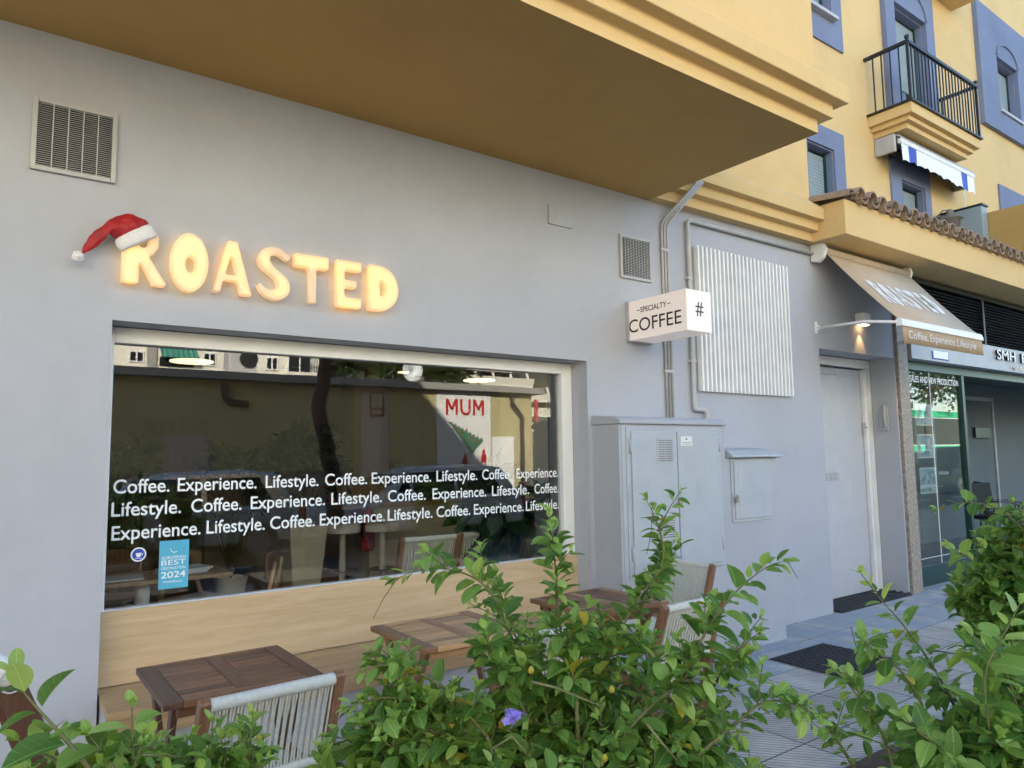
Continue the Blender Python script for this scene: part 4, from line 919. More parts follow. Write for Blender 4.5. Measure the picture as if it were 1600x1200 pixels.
def rope_fill(mb, n, w, path, r, pinch=0.0, seed=1):
    """strands side by side across w, each following path(t) in y-z"""
    rr = random.Random(seed)
    for k in range(n):
        x = -w/2+w*(k+.5)/n; P = []
        for i, (y, z) in enumerate(path):
            q = i/(len(path)-1); dx = pinch*math.sin(math.pi*q)*(1 if k % 2 else -1)+rr.uniform(-.0008, .0008); P.append((x+dx, y, z))
        mb.tube(P, r, 5, cap=False)
def make_chair(label, loc, rz, wd, grp):
    t = thing('rope_chair', label, 'chair', loc, grp, rz)
    for s in (-1, 1):
        b = MB(); x = s*.222
        pr = [(-.19, .0), (-.205, .25), (-.215, .44), (-.25, .62), (-.315, .81), (-.278, .825), (-.205, .62), (-.165, .44), (-.155, .25), (-.145, 0)]
        b.prism(smoothpoly(pr, .02, 3), 'x', x-.017, x+.017); obj('back_leg', b, wd, t, bevel=.004, local=True)
        b = MB(); b.bar((x, .19, 0), (x, .19, .43), .036, .045, (0, 1, 0)); obj('front_leg', b, wd, t, bevel=.004, local=True)
        b = MB(); b.bar((x, -.17, .405), (x, .235, .43), .034, .055); obj('side_rail', b, wd, t, bevel=.004, local=True)
    b = MB(); b.tube([(-.205, .215, .425), (.205, .215, .425)], .018, 10); b.tube([(-.205, -.15, .41), (.205, -.15, .41)], .016, 10); b.bar((-.205, .19, .2), (.205, .19, .2), .025, .03); obj('cross_rail', b, wd, t, local=True)
    b = MB()
    tp = [(-.290, .795), (-.262, .72), (-.240, .65), (-.218, .58), (-.205, .52)]
    rope_fill(b, 36, .405, [(y-.011, z) for y, z in tp], .0044, .0032, 1); rope_fill(b, 36, .405, [(y+.012, z) for y, z in tp], .0044, -.0034, 2)
    for z_, y_ in ((.795, -.290), (.515, -.205)):
        ring = [(-.205+.41*i/72, y_, z_) for i in range(73)]
        b.tube([(p[0], p[1], p[2]) for p in ring], [.0205+.0014*(i % 2) for i in range(73)], 10)
    obj('back_weave', b, M['rope'], t, smooth=True, local=True)
    b = MB()
    sp_ = [(-.155, .425), (-.06, .428), (.06, .433), (.215, .444)]
    rope_fill(b, 40, .405, sp_, .0044, .002, 3); rope_fill(b, 40, .405, [(y, z-.028) for y, z in sp_], .0044, -.002, 4)
    for k in range(2): b.tube([(-.205, (-.155, .215)[k], (.41, .425)[k]), (.205, (-.155, .215)[k], (.41, .425)[k])], .0215, 10)
    obj('seat_weave', b, M['rope'], t, smooth=True, local=True)
    return t
G2 = 'rope chairs on the terrace'
ch0 = make_chair('rope backed wooden chair with its back to the street at the dark brown table', (.79, -1.22, 0), R(3), M['chair_wood'], G2)
copy_thing(ch0, 'rope chair facing the golden brown middle table, mostly hidden by the tall bush', (1.98, -1.20, 0), R(-4))
copy_thing(ch0, 'rope chair with its back to the street at the table nearest the cabinet', (2.90, -1.18, 0), R(2))
copy_thing(ch0, 'rope chair at the end of the row, its back to the electrical cabinet', (3.62, -.565, 0), R(88))

# the chair at the far left: dark frame, cloth and a steel ring
dc = thing('lounge_chair', 'dark wooden sling chair with white cloth and a steel ring at the left edge', 'chair', (-.35, -1.75, 0))
p0 = ony(-40, 1035, -1.9); p1 = ony(70, 1230, -1.9); p0b = ony(5, 1060, -1.9)
b = MB(); b.bar(ony(12, 1062, -1.92), ony(95, 1240, -1.92), .055, .03, (0, 1, 0)); obj('front_rail', b, M['dark_wood'], dc, bevel=.005)
b = MB(); b.bar(ony(-8, 1075, -1.80), ony(66, 1250, -1.80), .03, .03, (0, 1, 0)); obj('rear_rail', b, M['dark_wood'], dc, bevel=.005)
q0 = ony(20, 1075, -1.86); q1 = ony(80, 1250, -1.86)
b = MB(); b.bar(q0, q1, .010, .10, (0, 1, 0)); obj('sling', b, M['fur'], dc)
b = MB(); c0 = ony(2, 1040, -1.92); b.tube([ony(-30, 1020, -1.92), ony(-8, 1036, -1.92), c0, ony(14, 1068, -1.92)], [.02, .02, .022, .020], 12); obj('cloth_wrap', b, M['fur'], dc, smooth=True)
b = MB(); cr = ony(18, 1065, -1.96); b.tube([(cr[0]+.023*math.cos(a), cr[1]+.006*math.sin(a), cr[2]+.023*math.sin(a)) for a in [2*math.pi*k/24 for k in range(25)]], .0025, 8); obj('ring', b, M['steel'], dc, smooth=True)
b = MB(); e0 = ony(95, 1240, -1.92); b.bar(e0, (e0[0]+.1, e0[1], 0), .05, .03, (0, 1, 0)); e1 = ony(66, 1250, -1.80); b.bar(e1, (e1[0]-.35, e1[1], 0), .03, .03, (0, 1, 0)); obj('leg', b, M['dark_wood'], dc)

# iron cover in the pavement, drain notch
t = thing('manhole_cover', 'dark cast iron access cover set in the pavement by the cabinet', 'manhole cover', (5.17, -.87, 0))
b = MB(); b.box(4.82, -1.18, .002, 5.54, -.55, .008); obj('plate', b, M['rubber'], t)
b = MB()
for i in range(18):
    for j in range(16):
        x = 4.84+i*.039; y = -1.165+j*.0385
        if (i+j) % 2: b.box(x, y, .008, x+.03, y+.012, .0115)
        else: b.box(x+.009, y-.008, .008, x+.021, y+.022, .0115)
obj('studs', b, M['dark_metal'], t)

# weeds by the wall
b = MB(); rr = random.Random(3)
for k in range(110):
    x = 4.80+rr.gauss(0, .09); y = -.30-abs(rr.gauss(0, .03)); h = rr.uniform(.03, .10); a = rr.uniform(0, 6.28); l = rr.uniform(.01, .05)
    dx, dy = math.cos(a), math.sin(a)*.6
    b.add([(x-dy*.002, y+dx*.002, 0), (x+dy*.002, y-dx*.002, 0), (x+dx*l*.5+dy*.002, y+dy*l*.5, h*.7), (x+dx*l, y+dy*l, h)], [(0, 1, 2), (0, 2, 3)])
o = obj('weeds', b, M['twig']); kind(o, 'stuff'); o['label'] = 'small tuft of weeds at the foot of the cabinet'; o['category'] = 'weeds'

# ================================================================== inside the cafe
def cafe_chair(loc, rz, label):
    t = thing('cafe_chair', label, 'chair', loc, 'wooden chairs inside the cafe', rz)
    b = MB(); rings = []
    for z, bow, hw in ((.62, .02, .09), (.66, .03, .16), (.72, .035, .185), (.78, .035, .18), (.82, .03, .13)):
        rings.append([(hw*math.sin(q), -.21-bow*math.cos(q*1.0)+.03, z) for q in [(-1+2*k/10)*1.35 for k in range(11)]])
    b.loft(rings, False, False); o = obj('backrest', b, M['walnut'], t, smooth=True, local=True); s_ = o.modifiers.new('t', 'SOLIDIFY'); s_.thickness = .014
    b = MB(); b.box(-.21, -.20, .43, .21, .22, .47); obj('seat', b, M['fur'], t, bevel=.02, local=True)
    for s in (-1, 1):
        b = MB(); P = [(s*.20, -.25, 0), (s*.185, -.21, .30), (s*.18, -.19, .45), (s*.15, -.225, .62), (s*.14, -.25, .76)]; b.tube(P, [.014, .019, .02, .018, .014], 10); obj('back_leg', b, M['cafe_wood'], t, smooth=True, local=True)
        b = MB(); b.tube([(s*.20, .21, 0), (s*.18, .18, .43)], [.013, .019], 10); obj('front_leg', b, M['cafe_wood'], t, smooth=True, local=True)
    b = MB(); b.box(-.18, .165, .385, .18, .185, .43); b.box(-.18, -.19, .385, .18, -.17, .43); obj('seat_rail', b, M['cafe_wood'], t, local=True)
cafe_chair((1.70, 1.95, 0), R(62), 'wooden chair with curved brown back pulled out by the low cafe table')
cafe_chair((1.42, 2.25, 0), R(205), 'wooden chair tucked behind the low cafe table by the papers')
cafe_chair((.86, 2.75, 0), R(150), 'wooden chair at the left end of the cafe, behind the round sticker')
t = thing('cafe_table', 'oak cafe table with a white pedestal behind the award sticker', 'table', (1.0, 1.95, 0))
b = MB(); b.box(.25, 1.62, .70, 1.52, 2.12, .73); obj('tabletop', b, M['cafe_wood'], t, bevel=.008)
b = MB(); b.lathe([(.20, 0), (.20, .02), (.05, .04), (.05, .70), (.12, .699)], 18, (.95, 1.8, 0)); obj('pedestal', b, M['white_paint'], t, smooth=False)
for k, (x, y, w_, a) in enumerate(((1.20, 1.82, .30, .25), (.75, 1.80, .40, -.1))):
    t = thing('magazine_pile', ('pile of white magazines on the cafe table beside the award sticker', 'open papers lying on the left half of the cafe table')[k], 'magazines', (x, y, .731), 'papers on the cafe table', a)
    for i in range(3 if k == 0 else 1): b = MB(); b.box(-w_/2+i*.01, -.11, .001+i*.012, w_/2+i*.02, .11, .011+i*.012); obj('magazine', b, M['paper'], t, local=True)
# two lounge chairs against the glass
i1 = copy_thing(ch0, 'rope chair inside the window, left one of the pair', (2.68, 1.02, .16), R(-4), 'rope chairs inside the shop window')
i2 = copy_thing(ch0, 'rope chair inside the window, right one of the pair beside the plant', (3.17, 1.02, .16), R(-4), 'rope chairs inside the shop window')
t = thing('window_platform', 'low grey platform under the pair of rope chairs inside the window', 'platform', (2.9, .9, 0))
b = MB(); b.box(2.3, .30, 0, 3.60, 1.6, .158); obj('deck', b, M['floor_in'], t, bevel=.01)
# tapered planter, stools, extinguisher, counter
t = thing('tapered_planter', 'tall tapered white planter standing on the dark cafe floor', 'planter', (2.9, 4.0, 0))
b = MB(); b.loft([[(2.9-s, 4.0-s, z), (2.9+s, 4.0-s, z), (2.9+s, 4.0+s, z), (2.9-s, 4.0+s, z)] for s, z in ((.15, .10), (.215, .82), (.19, .821), (.18, .76))]); obj('pot', b, M['cream'], t, bevel=.01)
for k, (x, y) in enumerate(((3.33, 3.9), (3.75, 3.75))):
    t = thing('bar_stool', ('white round bar stool beside the tapered planter', 'white round bar stool in front of the red extinguisher')[k], 'stool', (x, y, 0), 'bar stools in the cafe')
    b = MB(); b.lathe([(.16, .70), (.20, .71), (.20, .77), (.17, .80), (.01, .80)], 24, (0, 0, 0)); obj('seat', b, M['white_paint'], t, local=True, smooth=False)
    b = MB(); b.lathe([(.19, 0), (.19, .015), (.04, .05), (.035, .70)], 20); obj('stem', b, M['white_paint'], t, local=True)
    b = MB(); b.tube([(.13*math.cos(a), .13*math.sin(a), .28) for a in [2*math.pi*i/20 for i in range(21)]], .01, 8); b.bar((0, 0, .28), (.13, 0, .28), .015, .015); obj('footrest', b, M['steel'], t, local=True)
t = thing('fire_extinguisher', 'red fire extinguisher hanging on the counter front', 'fire extinguisher', (3.82, 4.3, .5))
b = MB(); b.lathe([(.06, .42), (.09, .46), (.09, .84), (.05, .92), (.03, .95)], 18, (3.82, 4.3, 0)); obj('cylinder', b, M['red'], t, smooth=True)
b = MB(); b.lathe([(.028, .95), (.028, 1.0), (.01, 1.02)], 10, (3.82, 4.3, 0)); b.tube([(3.82, 4.24, .98), (3.72, 4.22, .9), (3.71, 4.22, .6)], .012, 8); obj('hose', b, M['black'], t)
t = thing('counter', 'cream cafe counter with an oak top', 'counter', (4.4, 4.8, 0))
b = MB(); b.box(3.9, 4.42, .02, 5.6, 5.2, .92); obj('body', b, M['cream'], t, bevel=.01)
b = MB(); b.box(3.5, 4.34, .925, 5.7, 5.3, .97); obj('worktop', b, M['cafe_wood'], t, bevel=.006)
b = MB(); b.box(3.55, 4.9, .975, 4.4, 5.25, 1.30); obj('display_shelf', b, M['cafe_wood'], t, bevel=.006)
t = thing('espresso_machine', 'steel and black espresso machine on the oak counter', 'coffee machine', (4.9, 4.8, .97))
b = MB(); b.box(4.6, 4.6, 1.0, 5.35, 5.1, 1.12); b.box(4.6, 4.75, 1.12, 5.35, 5.1, 1.38); obj('body', b, M['black'], t, bevel=.02)
b = MB(); b.box(4.58, 4.58, 1.385, 5.37, 5.12, 1.43); b.tube([(4.75, 4.7, 1.25), (4.75, 4.55, 1.24)], .015, 8); b.tube([(5.1, 4.7, 1.25), (5.1, 4.55, 1.24)], .015, 8); obj('top_tray', b, M['steel'], t, bevel=.006)
t = thing('coffee_grinder', 'dark coffee grinder with a bean hopper beside the espresso machine', 'grinder', (4.45, 4.75, .97))
b = MB(); b.lathe([(.09, .975), (.08, 1.25), (.05, 1.28), (.10, 1.46), (.10, 1.48), (.02, 1.5)], 14, (4.42, 4.72, 0)); obj('body', b, M['black'], t, smooth=True)
# pendant discs
for k, (x, y, z, r_, nm) in enumerate(((1.62, 3.6, 2.50, .20, 'left pendant disc, nearest the white frame corner'), (5.0, 3.6, 2.48, .20, 'right pendant disc above the counter'), (4.25, 4.2, 2.60, .07, 'smallest pendant disc, in the middle of the cafe'))):
    t = thing('pendant_lamp', f'flat glowing {nm}', 'lamp', (x, y, z), 'pendant lamps in the cafe')
    b = MB(); b.lathe([(.001, 0), (r_, .0), (r_, .012), (.001, .012)], 32); obj('disc', b, M['brass_lamp'], t, local=True)
    b = MB(); b.tube([(0, 0, .014), (0, 0, 2.89-z)], .004, 6); obj('cable', b, M['black'], t, local=True)

# ================================================================== leaves
def leaf_template(nl=8, fold=.25, curl=.35, tip=1.0):
    rows = []; uv = []
    for i in range(nl):
        q = i/(nl-1); w = math.sin(math.pi*q**.92)**.62 if 0 < q < 1 else 0.0
        if i == 0: w = .03
        y = q; zc = -curl*q*q
        for s in (-1, 0, 1): rows.append((s*w*.5, y, zc+abs(s)*w*.5*fold)); uv.append((.5+s*.5*w, q))
    f = []
    for i in range(nl-1):
        for s in (0, 1): a = i*3+s; f.append((a, a+1, a+4, a+3))
    return np.array(rows), np.array(f), np.array(uv)
TPL = [leaf_template(8, fo, cu) for fo, cu in ((.25, .12), (.45, .35), (.15, .30), (.6, .05))]
class Leaves:
    def __init__(s): s.L = []
    def add(s, p, d, n, ln, wd, mi): s.L.append((p, d, n, ln, wd, mi, rnd.randrange(len(TPL))))
    def build(s, name, mats, parent):
        V = []; F = []; U = []; MI = []; o = 0
        for p, d, n, ln, wd, mi, ti in s.L:
            T, f, uv = TPL[ti]; d = d/np.linalg.norm(d); x = np.cross(d, n); k = np.linalg.norm(x)
            if k < 1e-6: continue
            x /= k; z = np.cross(x, d)
            V.append(p+np.outer(T[:, 0]*wd, x)+np.outer(T[:, 1]*ln, d)+np.outer(T[:, 2]*ln*.8, z)); F.append(f+o); U.append(uv); MI += [mi]*len(f); o += len(T)
        V = np.concatenate(V); F = np.concatenate(F); U = np.concatenate(U)
        me = bpy.data.meshes.new(name); me.from_pydata(V.tolist(), [], F.tolist())
        me.polygons.foreach_set('material_index', MI); me.polygons.foreach_set('use_smooth', [True]*len(F))
        ul = me.uv_layers.new(name='UVMap'); ul.data.foreach_set('uv', U[F.reshape(-1)].reshape(-1)); me.update()
        return put(name, me, parent, mats)
def rv(s=1.0): return np.array([rnd.gauss(0, s), rnd.gauss(0, s), rnd.gauss(0, s)])
def unit(v): return v/np.linalg.norm(v)
def resample(P, step):
    P = [np.array(p, float) for p in P]; out = []
    # Catmull-Rom through the points
    Q = [2*P[0]-P[1]]+P+[2*P[-1]-P[-2]]; dense = []
    for i in range(1, len(Q)-2):
        for k in range(12):
            t = k/12; a, b_, c, d = Q[i-1], Q[i], Q[i+1], Q[i+2]
            dense.append(.5*((2*b_)+(c-a)*t+(2*a-5*b_+4*c-d)*t*t+(3*b_-a-3*c+d)*t**3))
    dense.append(P[-1]); L_ = 0; out = [dense[0]]
    for i in range(1, len(dense)):
        L_ += np.linalg.norm(dense[i]-dense[i-1])
        if L_ >= step: out.append(dense[i]); L_ = 0
    return out
LEAF = 1.22
def shoot(lv, stem, P, ln, step=.022, young=.25, r0=.0035, wr=.5, bare=.0, stemmat=0, twigs=0):
    """a leafy shoot from its root P[0] to its tip P[-1]: opposite pairs, each pair turned from the last"""
    pts = resample(P, step); n = len(pts); tw = rnd.uniform(0, 3.14)
    stem.tube([tuple(p) for p in pts], [max(.0009, r0*(1-.8*i/max(1, n-1))) for i in range(n)], 6, stemmat)
    for i, p in enumerate(pts):
        q = i/max(1, n-1)
        if q < bare: continue
        d = unit(pts[min(i+1, n-1)]-pts[max(i-1, 0)]); a = np.cross(d, np.array([.13, .2, 1.])); a = unit(a); c = np.cross(d, a); tw += 1.5+rnd.uniform(-.4, .4)
        tipf = max(0, (q-.72)/.28)
        for s in (0, math.pi):
            if rnd.random() < .10: continue
            side = a*math.cos(tw+s)+c*math.sin(tw+s)
            dr = unit(d*(.55+.9*tipf)+side*1.0+np.array([0, 0, -.18+.3*tipf])+rv(.16))
            nn = unit(np.array([0, 0, 1.0])+d*.25+rv(.28))
            L_ = LEAF*ln*rnd.uniform(.5, 1.25)*(1-.55*tipf); k = rnd.random()
            mi = 1 if k < young*(.35+2.2*tipf) else (2 if k > .988 else 0)
            lv.add(p+dr*.006, dr, nn, L_, L_*wr*1.18*rnd.uniform(.85, 1.15), mi)
    if twigs:
        for k in range(twigs):
            i = int(n*rnd.uniform(.12, .82)); d = unit(pts[min(i+1, n-1)]-pts[i-1 if i else 0]); sd = unit(np.cross(d, rv())); L_ = rnd.uniform(.05, .10)
            e = unit(d*.8+sd+np.array([0, 0, .25])); shoot(lv, stem, [pts[i], pts[i]+e*L_*.5+np.array([0, 0, .004]), pts[i]+e*L_], ln*.8, ln*.30, young+.1, .0016, wr, 0.0, stemmat, 0)
    # tip rosette
    for k in range(4):
        d = unit(pts[-1]-pts[-2]); dr = unit(d+rv(.35)); lv.add(pts[-1], dr, unit(np.array([0, 0, 1.])+rv(.4)), ln*.38, ln*.38*wr, 1)
def fill(lv, stem, c, rad, n, base, ln, young=.2, wr=.5, nl=(5, 10), flat=.75):
    for k in range(n):
        u_ = unit(rv()); e = np.array(c)+u_*np.array([rad, rad, rad*flat])*rnd.random()**.45
        out = unit(unit(e-np.array(base))*.7+np.array([0, 0, .35])+unit(u_)*.5+rv(.3)); L_ = rnd.uniform(.10, .22)
        mid = e-out*L_*.5+rv(.012)
        shoot(lv, stem, [e-out*L_, mid, e+np.array([0, 0, -.01])], ln*rnd.uniform(.75, 1.2), L_/rnd.randint(*nl), young, .0018, wr)
def limb(stem, P, r0, r1, mi=1, n=7):
    pts = resample(P, .04); stem.tube([tuple(p) for p in pts], [r0+(r1-r0)*i/max(1, len(pts)-1) for i in range(len(pts))], n, mi)
LM = [M['leaf'], M['leaf_young'], M['leaf_yellow']]

# ---- bush in the middle of the picture
def PX(d, *pts): return [at(x, y, d if len(p) == 0 else d+p[0]) for x, y, *p in pts]
def flower(parent, c, n, r):
    b = MB()
    for k in range(n):
        o_ = np.array(c)+rv(r); ax = unit(np.array([-.4, -.7, .5])+rv(.5)); a = unit(np.cross(ax, np.array([0, 0, 1.]))); e = np.cross(ax, a)
        for j in range(5):
            t0 = 2*math.pi*j/5; d_ = a*math.cos(t0)+e*math.sin(t0); s_ = -a*math.sin(t0)+e*math.cos(t0); q = .0062
            b.add([o_, o_+d_*q*.7+s_*q*.5+ax*.001, o_+d_*q*1.3+ax*.0012, o_+d_*q*.7-s_*q*.5+ax*.001], [(0, 1, 2, 3)])
    obj('flower', b, M['petal'], parent)
def berries(parent, pts):
    for p in pts: b = MB(); b.lathe([(.0005, -.006), (.0045, -.003), (.0055, .001), (.003, .006), (.0005, .008)], 8, p); obj('berry', b, M['leaf_yellow'], parent, smooth=True)

bc = thing('flowering_bush', 'tall loose green bush with one lilac flower in front of the tables', 'bush', (1.05, -2.75, .06), 'bushes in the foreground')
lv = Leaves(); sm_ = MB(); base = np.array([1.05, -2.78, .06])
SH = [
 (1.50, [(905, 1120), (888, 1040), (872, 960), (868, 890), (864, 845), (858, 800)], .040, .3),
 (1.45, [(860, 1110), (825, 1050), (795, 985), (770, 930), (735, 900), (685, 888), (640, 895), (618, 908)], .046, .2),
 (1.55, [(850, 1060), (800, 985), (785, 935), (772, 890)], .032, .4),
 (1.50, [(915, 1110), (945, 1040), (975, 975), (1005, 925), (1040, 885), (1062, 850)], .046, .15),
 (1.52, [(1000, 950), (1030, 900), (1035, 850), (1022, 805), (1008, 778)], .032, .25),
 (1.40, [(1010, 1150), (1060, 1075), (1090, 1010), (1125, 955), (1160, 915), (1200, 885), (1230, 876)], .044, .15),
 (1.55, [(960, 1090), (945, 1010), (938, 955)], .034, .1),
 (1.42, [(900, 1080), (890, 1010), (905, 965)], .046, .35),
 (1.35, [(760, 1150), (700, 1080), (640, 1045), (590, 1040), (560, 1055)], .036, .35),
 (1.35, [(740, 1160), (680, 1110), (610, 1090), (540, 1105)], .034, .35),
 (1.45, [(980, 1120), (1010, 1040), (1000, 985)], .045, .3),
 (1.4, [(830, 1130), (790, 1060), (740, 1010)], .048, .15),
 (1.4, [(1050, 1150), (1110, 1080), (1150, 1020), (1190, 985)], .034, .2),
 (1.35, [(1080, 1190), (1150, 1130), (1200, 1095), (1260, 1105)], .034, .45),
 (1.38, [(940, 1190), (1010, 1110), (1070, 1060), (1085, 1020)], .045, .4),
]
for d, pts, ln, yg in SH:
    W_ = [at(x, y, d) for x, y in pts]; shoot(lv, sm_, W_, ln*.95, ln*.31, yg, .0042, .50, twigs=5)
    limb(sm_, [base+rv(.03)*np.array([1, 1, 0]), (base*.45+W_[0]*.55)+rv(.03), W_[0]], .011, .0042)
for (x, y, d, rad, n) in [(860, 1130, 1.45, .15, 62), (720, 1140, 1.38, .12, 46), (980, 1125, 1.45, .14, 50), (1070, 1140, 1.40, .11, 32), (620, 1105, 1.36, .09, 30), (560, 1160, 1.36, .09, 22), (800, 1060, 1.5, .08, 18), (900, 1050, 1.5, .08, 16), (640, 1070, 1.36, .06, 12), (900, 1240, 1.4, .22, 55), (700, 1260, 1.4, .2, 30), (1060, 1270, 1.4, .17, 26), (1170, 1230, 1.36, .08, 12)]:
    fill(lv, sm_, at(x, y, d), rad, n, base+np.array([0, 0, .4]), .038, .28)
for (x, y, d, rad, n) in [(900, 1450, 1.45, .3, 30), (750, 1500, 1.45, .25, 16), (1100, 1480, 1.45, .25, 16)]: fill(lv, sm_, at(x, y, d), rad, n, base, .04, .1)
# bare grey twigs
for pts in ([(830, 1065), (870, 1075), (930, 1100), (960, 1110)], [(770, 1170), (800, 1150), (835, 1195)], [(1010, 1130), (1050, 1180), (1080, 1210)]): limb(sm_, [at(x, y, 1.22) for x, y in pts], .0026, .0016)
for pts in ([(618, 908), (590, 950), (575, 990)], [(640, 905), (632, 935)], [(1020, 800), (1015, 850), (1005, 880)], [(1230, 876), (1250, 910)], [(800, 1110), (815, 1060), (850, 1070)]): limb(sm_, [at(x, y, 1.45) for x, y in pts], .0011, .0006, 0, 5)
lv.build('foliage', LM, bc); obj('stems', sm_, [M['twig'], M['branch']], bc, smooth=True)
flower(bc, at(803, 1122, 1.15), 14, .0075); berries(bc, [at(x, y, 1.2) for x, y in ((830, 1048), (945, 1185), (956, 1078))])

# ---- bush at the lower left
bl_ = thing('leafy_bush', 'big leaved green bush rising into the lower left corner', 'bush', (.2, -2.75, .06), 'bushes in the foreground')
lv = Leaves(); sm_ = MB(); base = np.array([.18, -2.72, .06])
SH = [
 (1.05, [(150, 1215), (115, 1170), (75, 1125), (40, 1085), (22, 1050)], .054, .35, .034),
 (1.08, [(190, 1220), (160, 1175), (140, 1150)], .058, .25, .03),
 (1.10, [(212, 1230), (208, 1170), (206, 1130), (206, 1105)], .050, .5, .034),
 (1.06, [(120, 1230), (90, 1190), (40, 1165), (10, 1140)], .052, .3, .032),
 (1.12, [(260, 1230), (240, 1185), (232, 1150)], .048, .35, .03),
 (1.2, [(345, 1230), (335, 1170), (330, 1120)], .034, .3, .022),
 (1.2, [(385, 1230), (390, 1170), (395, 1120)], .030, .3, .02),
 (1.2, [(300, 1230), (300, 1180), (305, 1140)], .034, .3, .022),
]
for d, pts, ln, yg, stp in SH:
    W_ = [at(x, y, d) for x, y in pts]; shoot(lv, sm_, W_, ln, stp*.85, yg, .004, .52)
    limb(sm_, [base+rv(.03)*np.array([1, 1, 0]), (base*.4+W_[0]*.6)+rv(.03), W_[0]], .01, .004)
for (x, y, d, rad, n, ln) in [(100, 1215, 1.08, .09, 26, .05), (220, 1215, 1.1, .09, 28, .046), (350, 1180, 1.2, .085, 42, .032), (200, 1180, 1.2, .08, 22, .04), (280, 1180, 1.2, .06, 16, .034), (300, 1300, 1.2, .16, 26, .04), (100, 1350, 1.15, .16, 22, .045), (420, 1240, 1.22, .07, 14, .03)]:
    fill(lv, sm_, at(x, y, d), rad, n, base+np.array([0, 0, .5]), ln, .3, .52)
lv.build('foliage', LM, bl_); obj('stems', sm_, [M['twig'], M['branch']], bl_, smooth=True)
berries(bl_, [at(405, 1153, 1.2), at(368, 1180, 1.2)])

# ---- bush at the lower right
br_ = thing('arching_bush', 'arching green bush over the pavement in the lower right corner', 'bush', (1.75, -3.05, .06), 'bushes in the foreground')
lv = Leaves(); sm_ = MB(); base = np.array([1.75, -3.05, .06])
SH = [
 (1.45, [(1530, 1190), (1490, 1100), (1450, 1030), (1410, 975), (1375, 935), (1352, 905), (1340, 890)], .036, .3),
 (1.40, [(1460, 1180), (1440, 1100), (1400, 1040), (1350, 1005), (1400, 985)], .036, .25),
 (1.30, [(1560, 1220), (1545, 1130), (1540, 1050), (1575, 980), (1595, 940)], .055, .5),
 (1.35, [(1600, 1200), (1590, 1120), (1575, 1060), (1535, 1010), (1500, 985)], .048, .35),
 (1.40, [(1400, 1210), (1380, 1150), (1350, 1100), (1330, 1060), (1300, 1045)], .036, .4),
 (1.45, [(1340, 1210), (1310, 1160), (1270, 1110), (1235, 1085), (1220, 1075)], .024, .5),
 (1.40, [(1480, 1210), (1440, 1150), (1400, 1120), (1345, 1110)], .040, .4),
 (1.30, [(1520, 1230), (1470, 1170), (1430, 1140), (1410, 1115)], .046, .6),
 (1.40, [(1620, 1100), (1570, 1075), (1520, 1030)], .044, .2),
 (1.5, [(1500, 1100), (1450, 1060), (1420, 1030)], .034, .2),
]
for d, pts, ln, yg in SH:
    W_ = [at(x, y, d) for x, y in pts]; shoot(lv, sm_, W_, ln, ln*.42, yg, .004, .50, twigs=1)
    limb(sm_, [base+rv(.03)*np.array([1, 1, 0]), (base*.45+W_[0]*.55)+rv(.03), W_[0]], .010, .004)
for (x, y, d, rad, n, ln) in [(1440, 1200, 1.4, .06, 8, .032), (1520, 1160, 1.35, .09, 20, .038), (1585, 1120, 1.3, .10, 26, .042), (1590, 1030, 1.4, .06, 9, .04), (1350, 1250, 1.4, .06, 7, .03), (1560, 1290, 1.35, .20, 36, .042), (1420, 1300, 1.4, .14, 18, .036), (1480, 1450, 1.4, .3, 26, .04), (1650, 1180, 1.4, .2, 24, .044)]:
    fill(lv, sm_, at(x, y, d), rad, n, base+np.array([0, 0, .5]), ln, .35, .48)
for pts in ([(1330, 980), (1338, 1020), (1325, 1040)], [(1185, 1110), (1200, 1080), (1220, 1078)], [(1250, 890), (1255, 905)]): limb(sm_, [at(x, y, 1.42) for x, y in pts], .0011, .0006, 0, 5)
lv.build('foliage', LM, br_); obj('stems', sm_, [M['twig'], M['branch']], br_, smooth=True)

# ---- rounder bush farther along
bf = thing('dense_shrub', 'dense rounded green shrub in front of the estate agency window', 'shrub', (4.0, -2.5, .05), 'bushes in the foreground')
lv = Leaves(); sm_ = MB(); base = np.array([4.15, -2.45, .05])
for (x, y, d, rad, n) in [(1570, 880, 3.4, .22, 90), (1530, 930, 3.4, .14, 50), (1620, 920, 3.4, .3, 90), (1600, 980, 3.4, .25, 60), (1610, 830, 3.4, .16, 40), (1660, 1060, 3.4, .35, 60)]:
    fill(lv, sm_, at(x, y, d), rad, n, base+np.array([0, 0, .4]), .060, .12, .5, (4, 8), 1.0)
for d, pts in ((3.3, [(1600, 830), (1560, 795), (1510, 785), (1465, 795)]), (3.3, [(1600, 810), (1590, 790), (1575, 780)]), (3.35, [(1560, 900), (1510, 870), (1475, 850)])):
    W_ = [at(x, y, d) for x, y in pts]; shoot(lv, sm_, W_, .07, .04, .2, .005, .5)
    limb(sm_, [base, (base*.4+W_[0]*.6), W_[0]], .015, .006)
for k in range(7): limb(sm_, [base+rv(.04)*np.array([1, 1, 0]), base+np.array([rnd.uniform(-.2, .2), rnd.uniform(-.2, .2), .45]), base+np.array([rnd.uniform(-.4, .4), rnd.uniform(-.4, .4), .95])], .014, .005)
lv.build('foliage', [M['leaf'], M['leaf_young'], M['leaf_yellow']], bf); obj('stems', sm_, [M['twig'], M['branch']], bf, smooth=True)

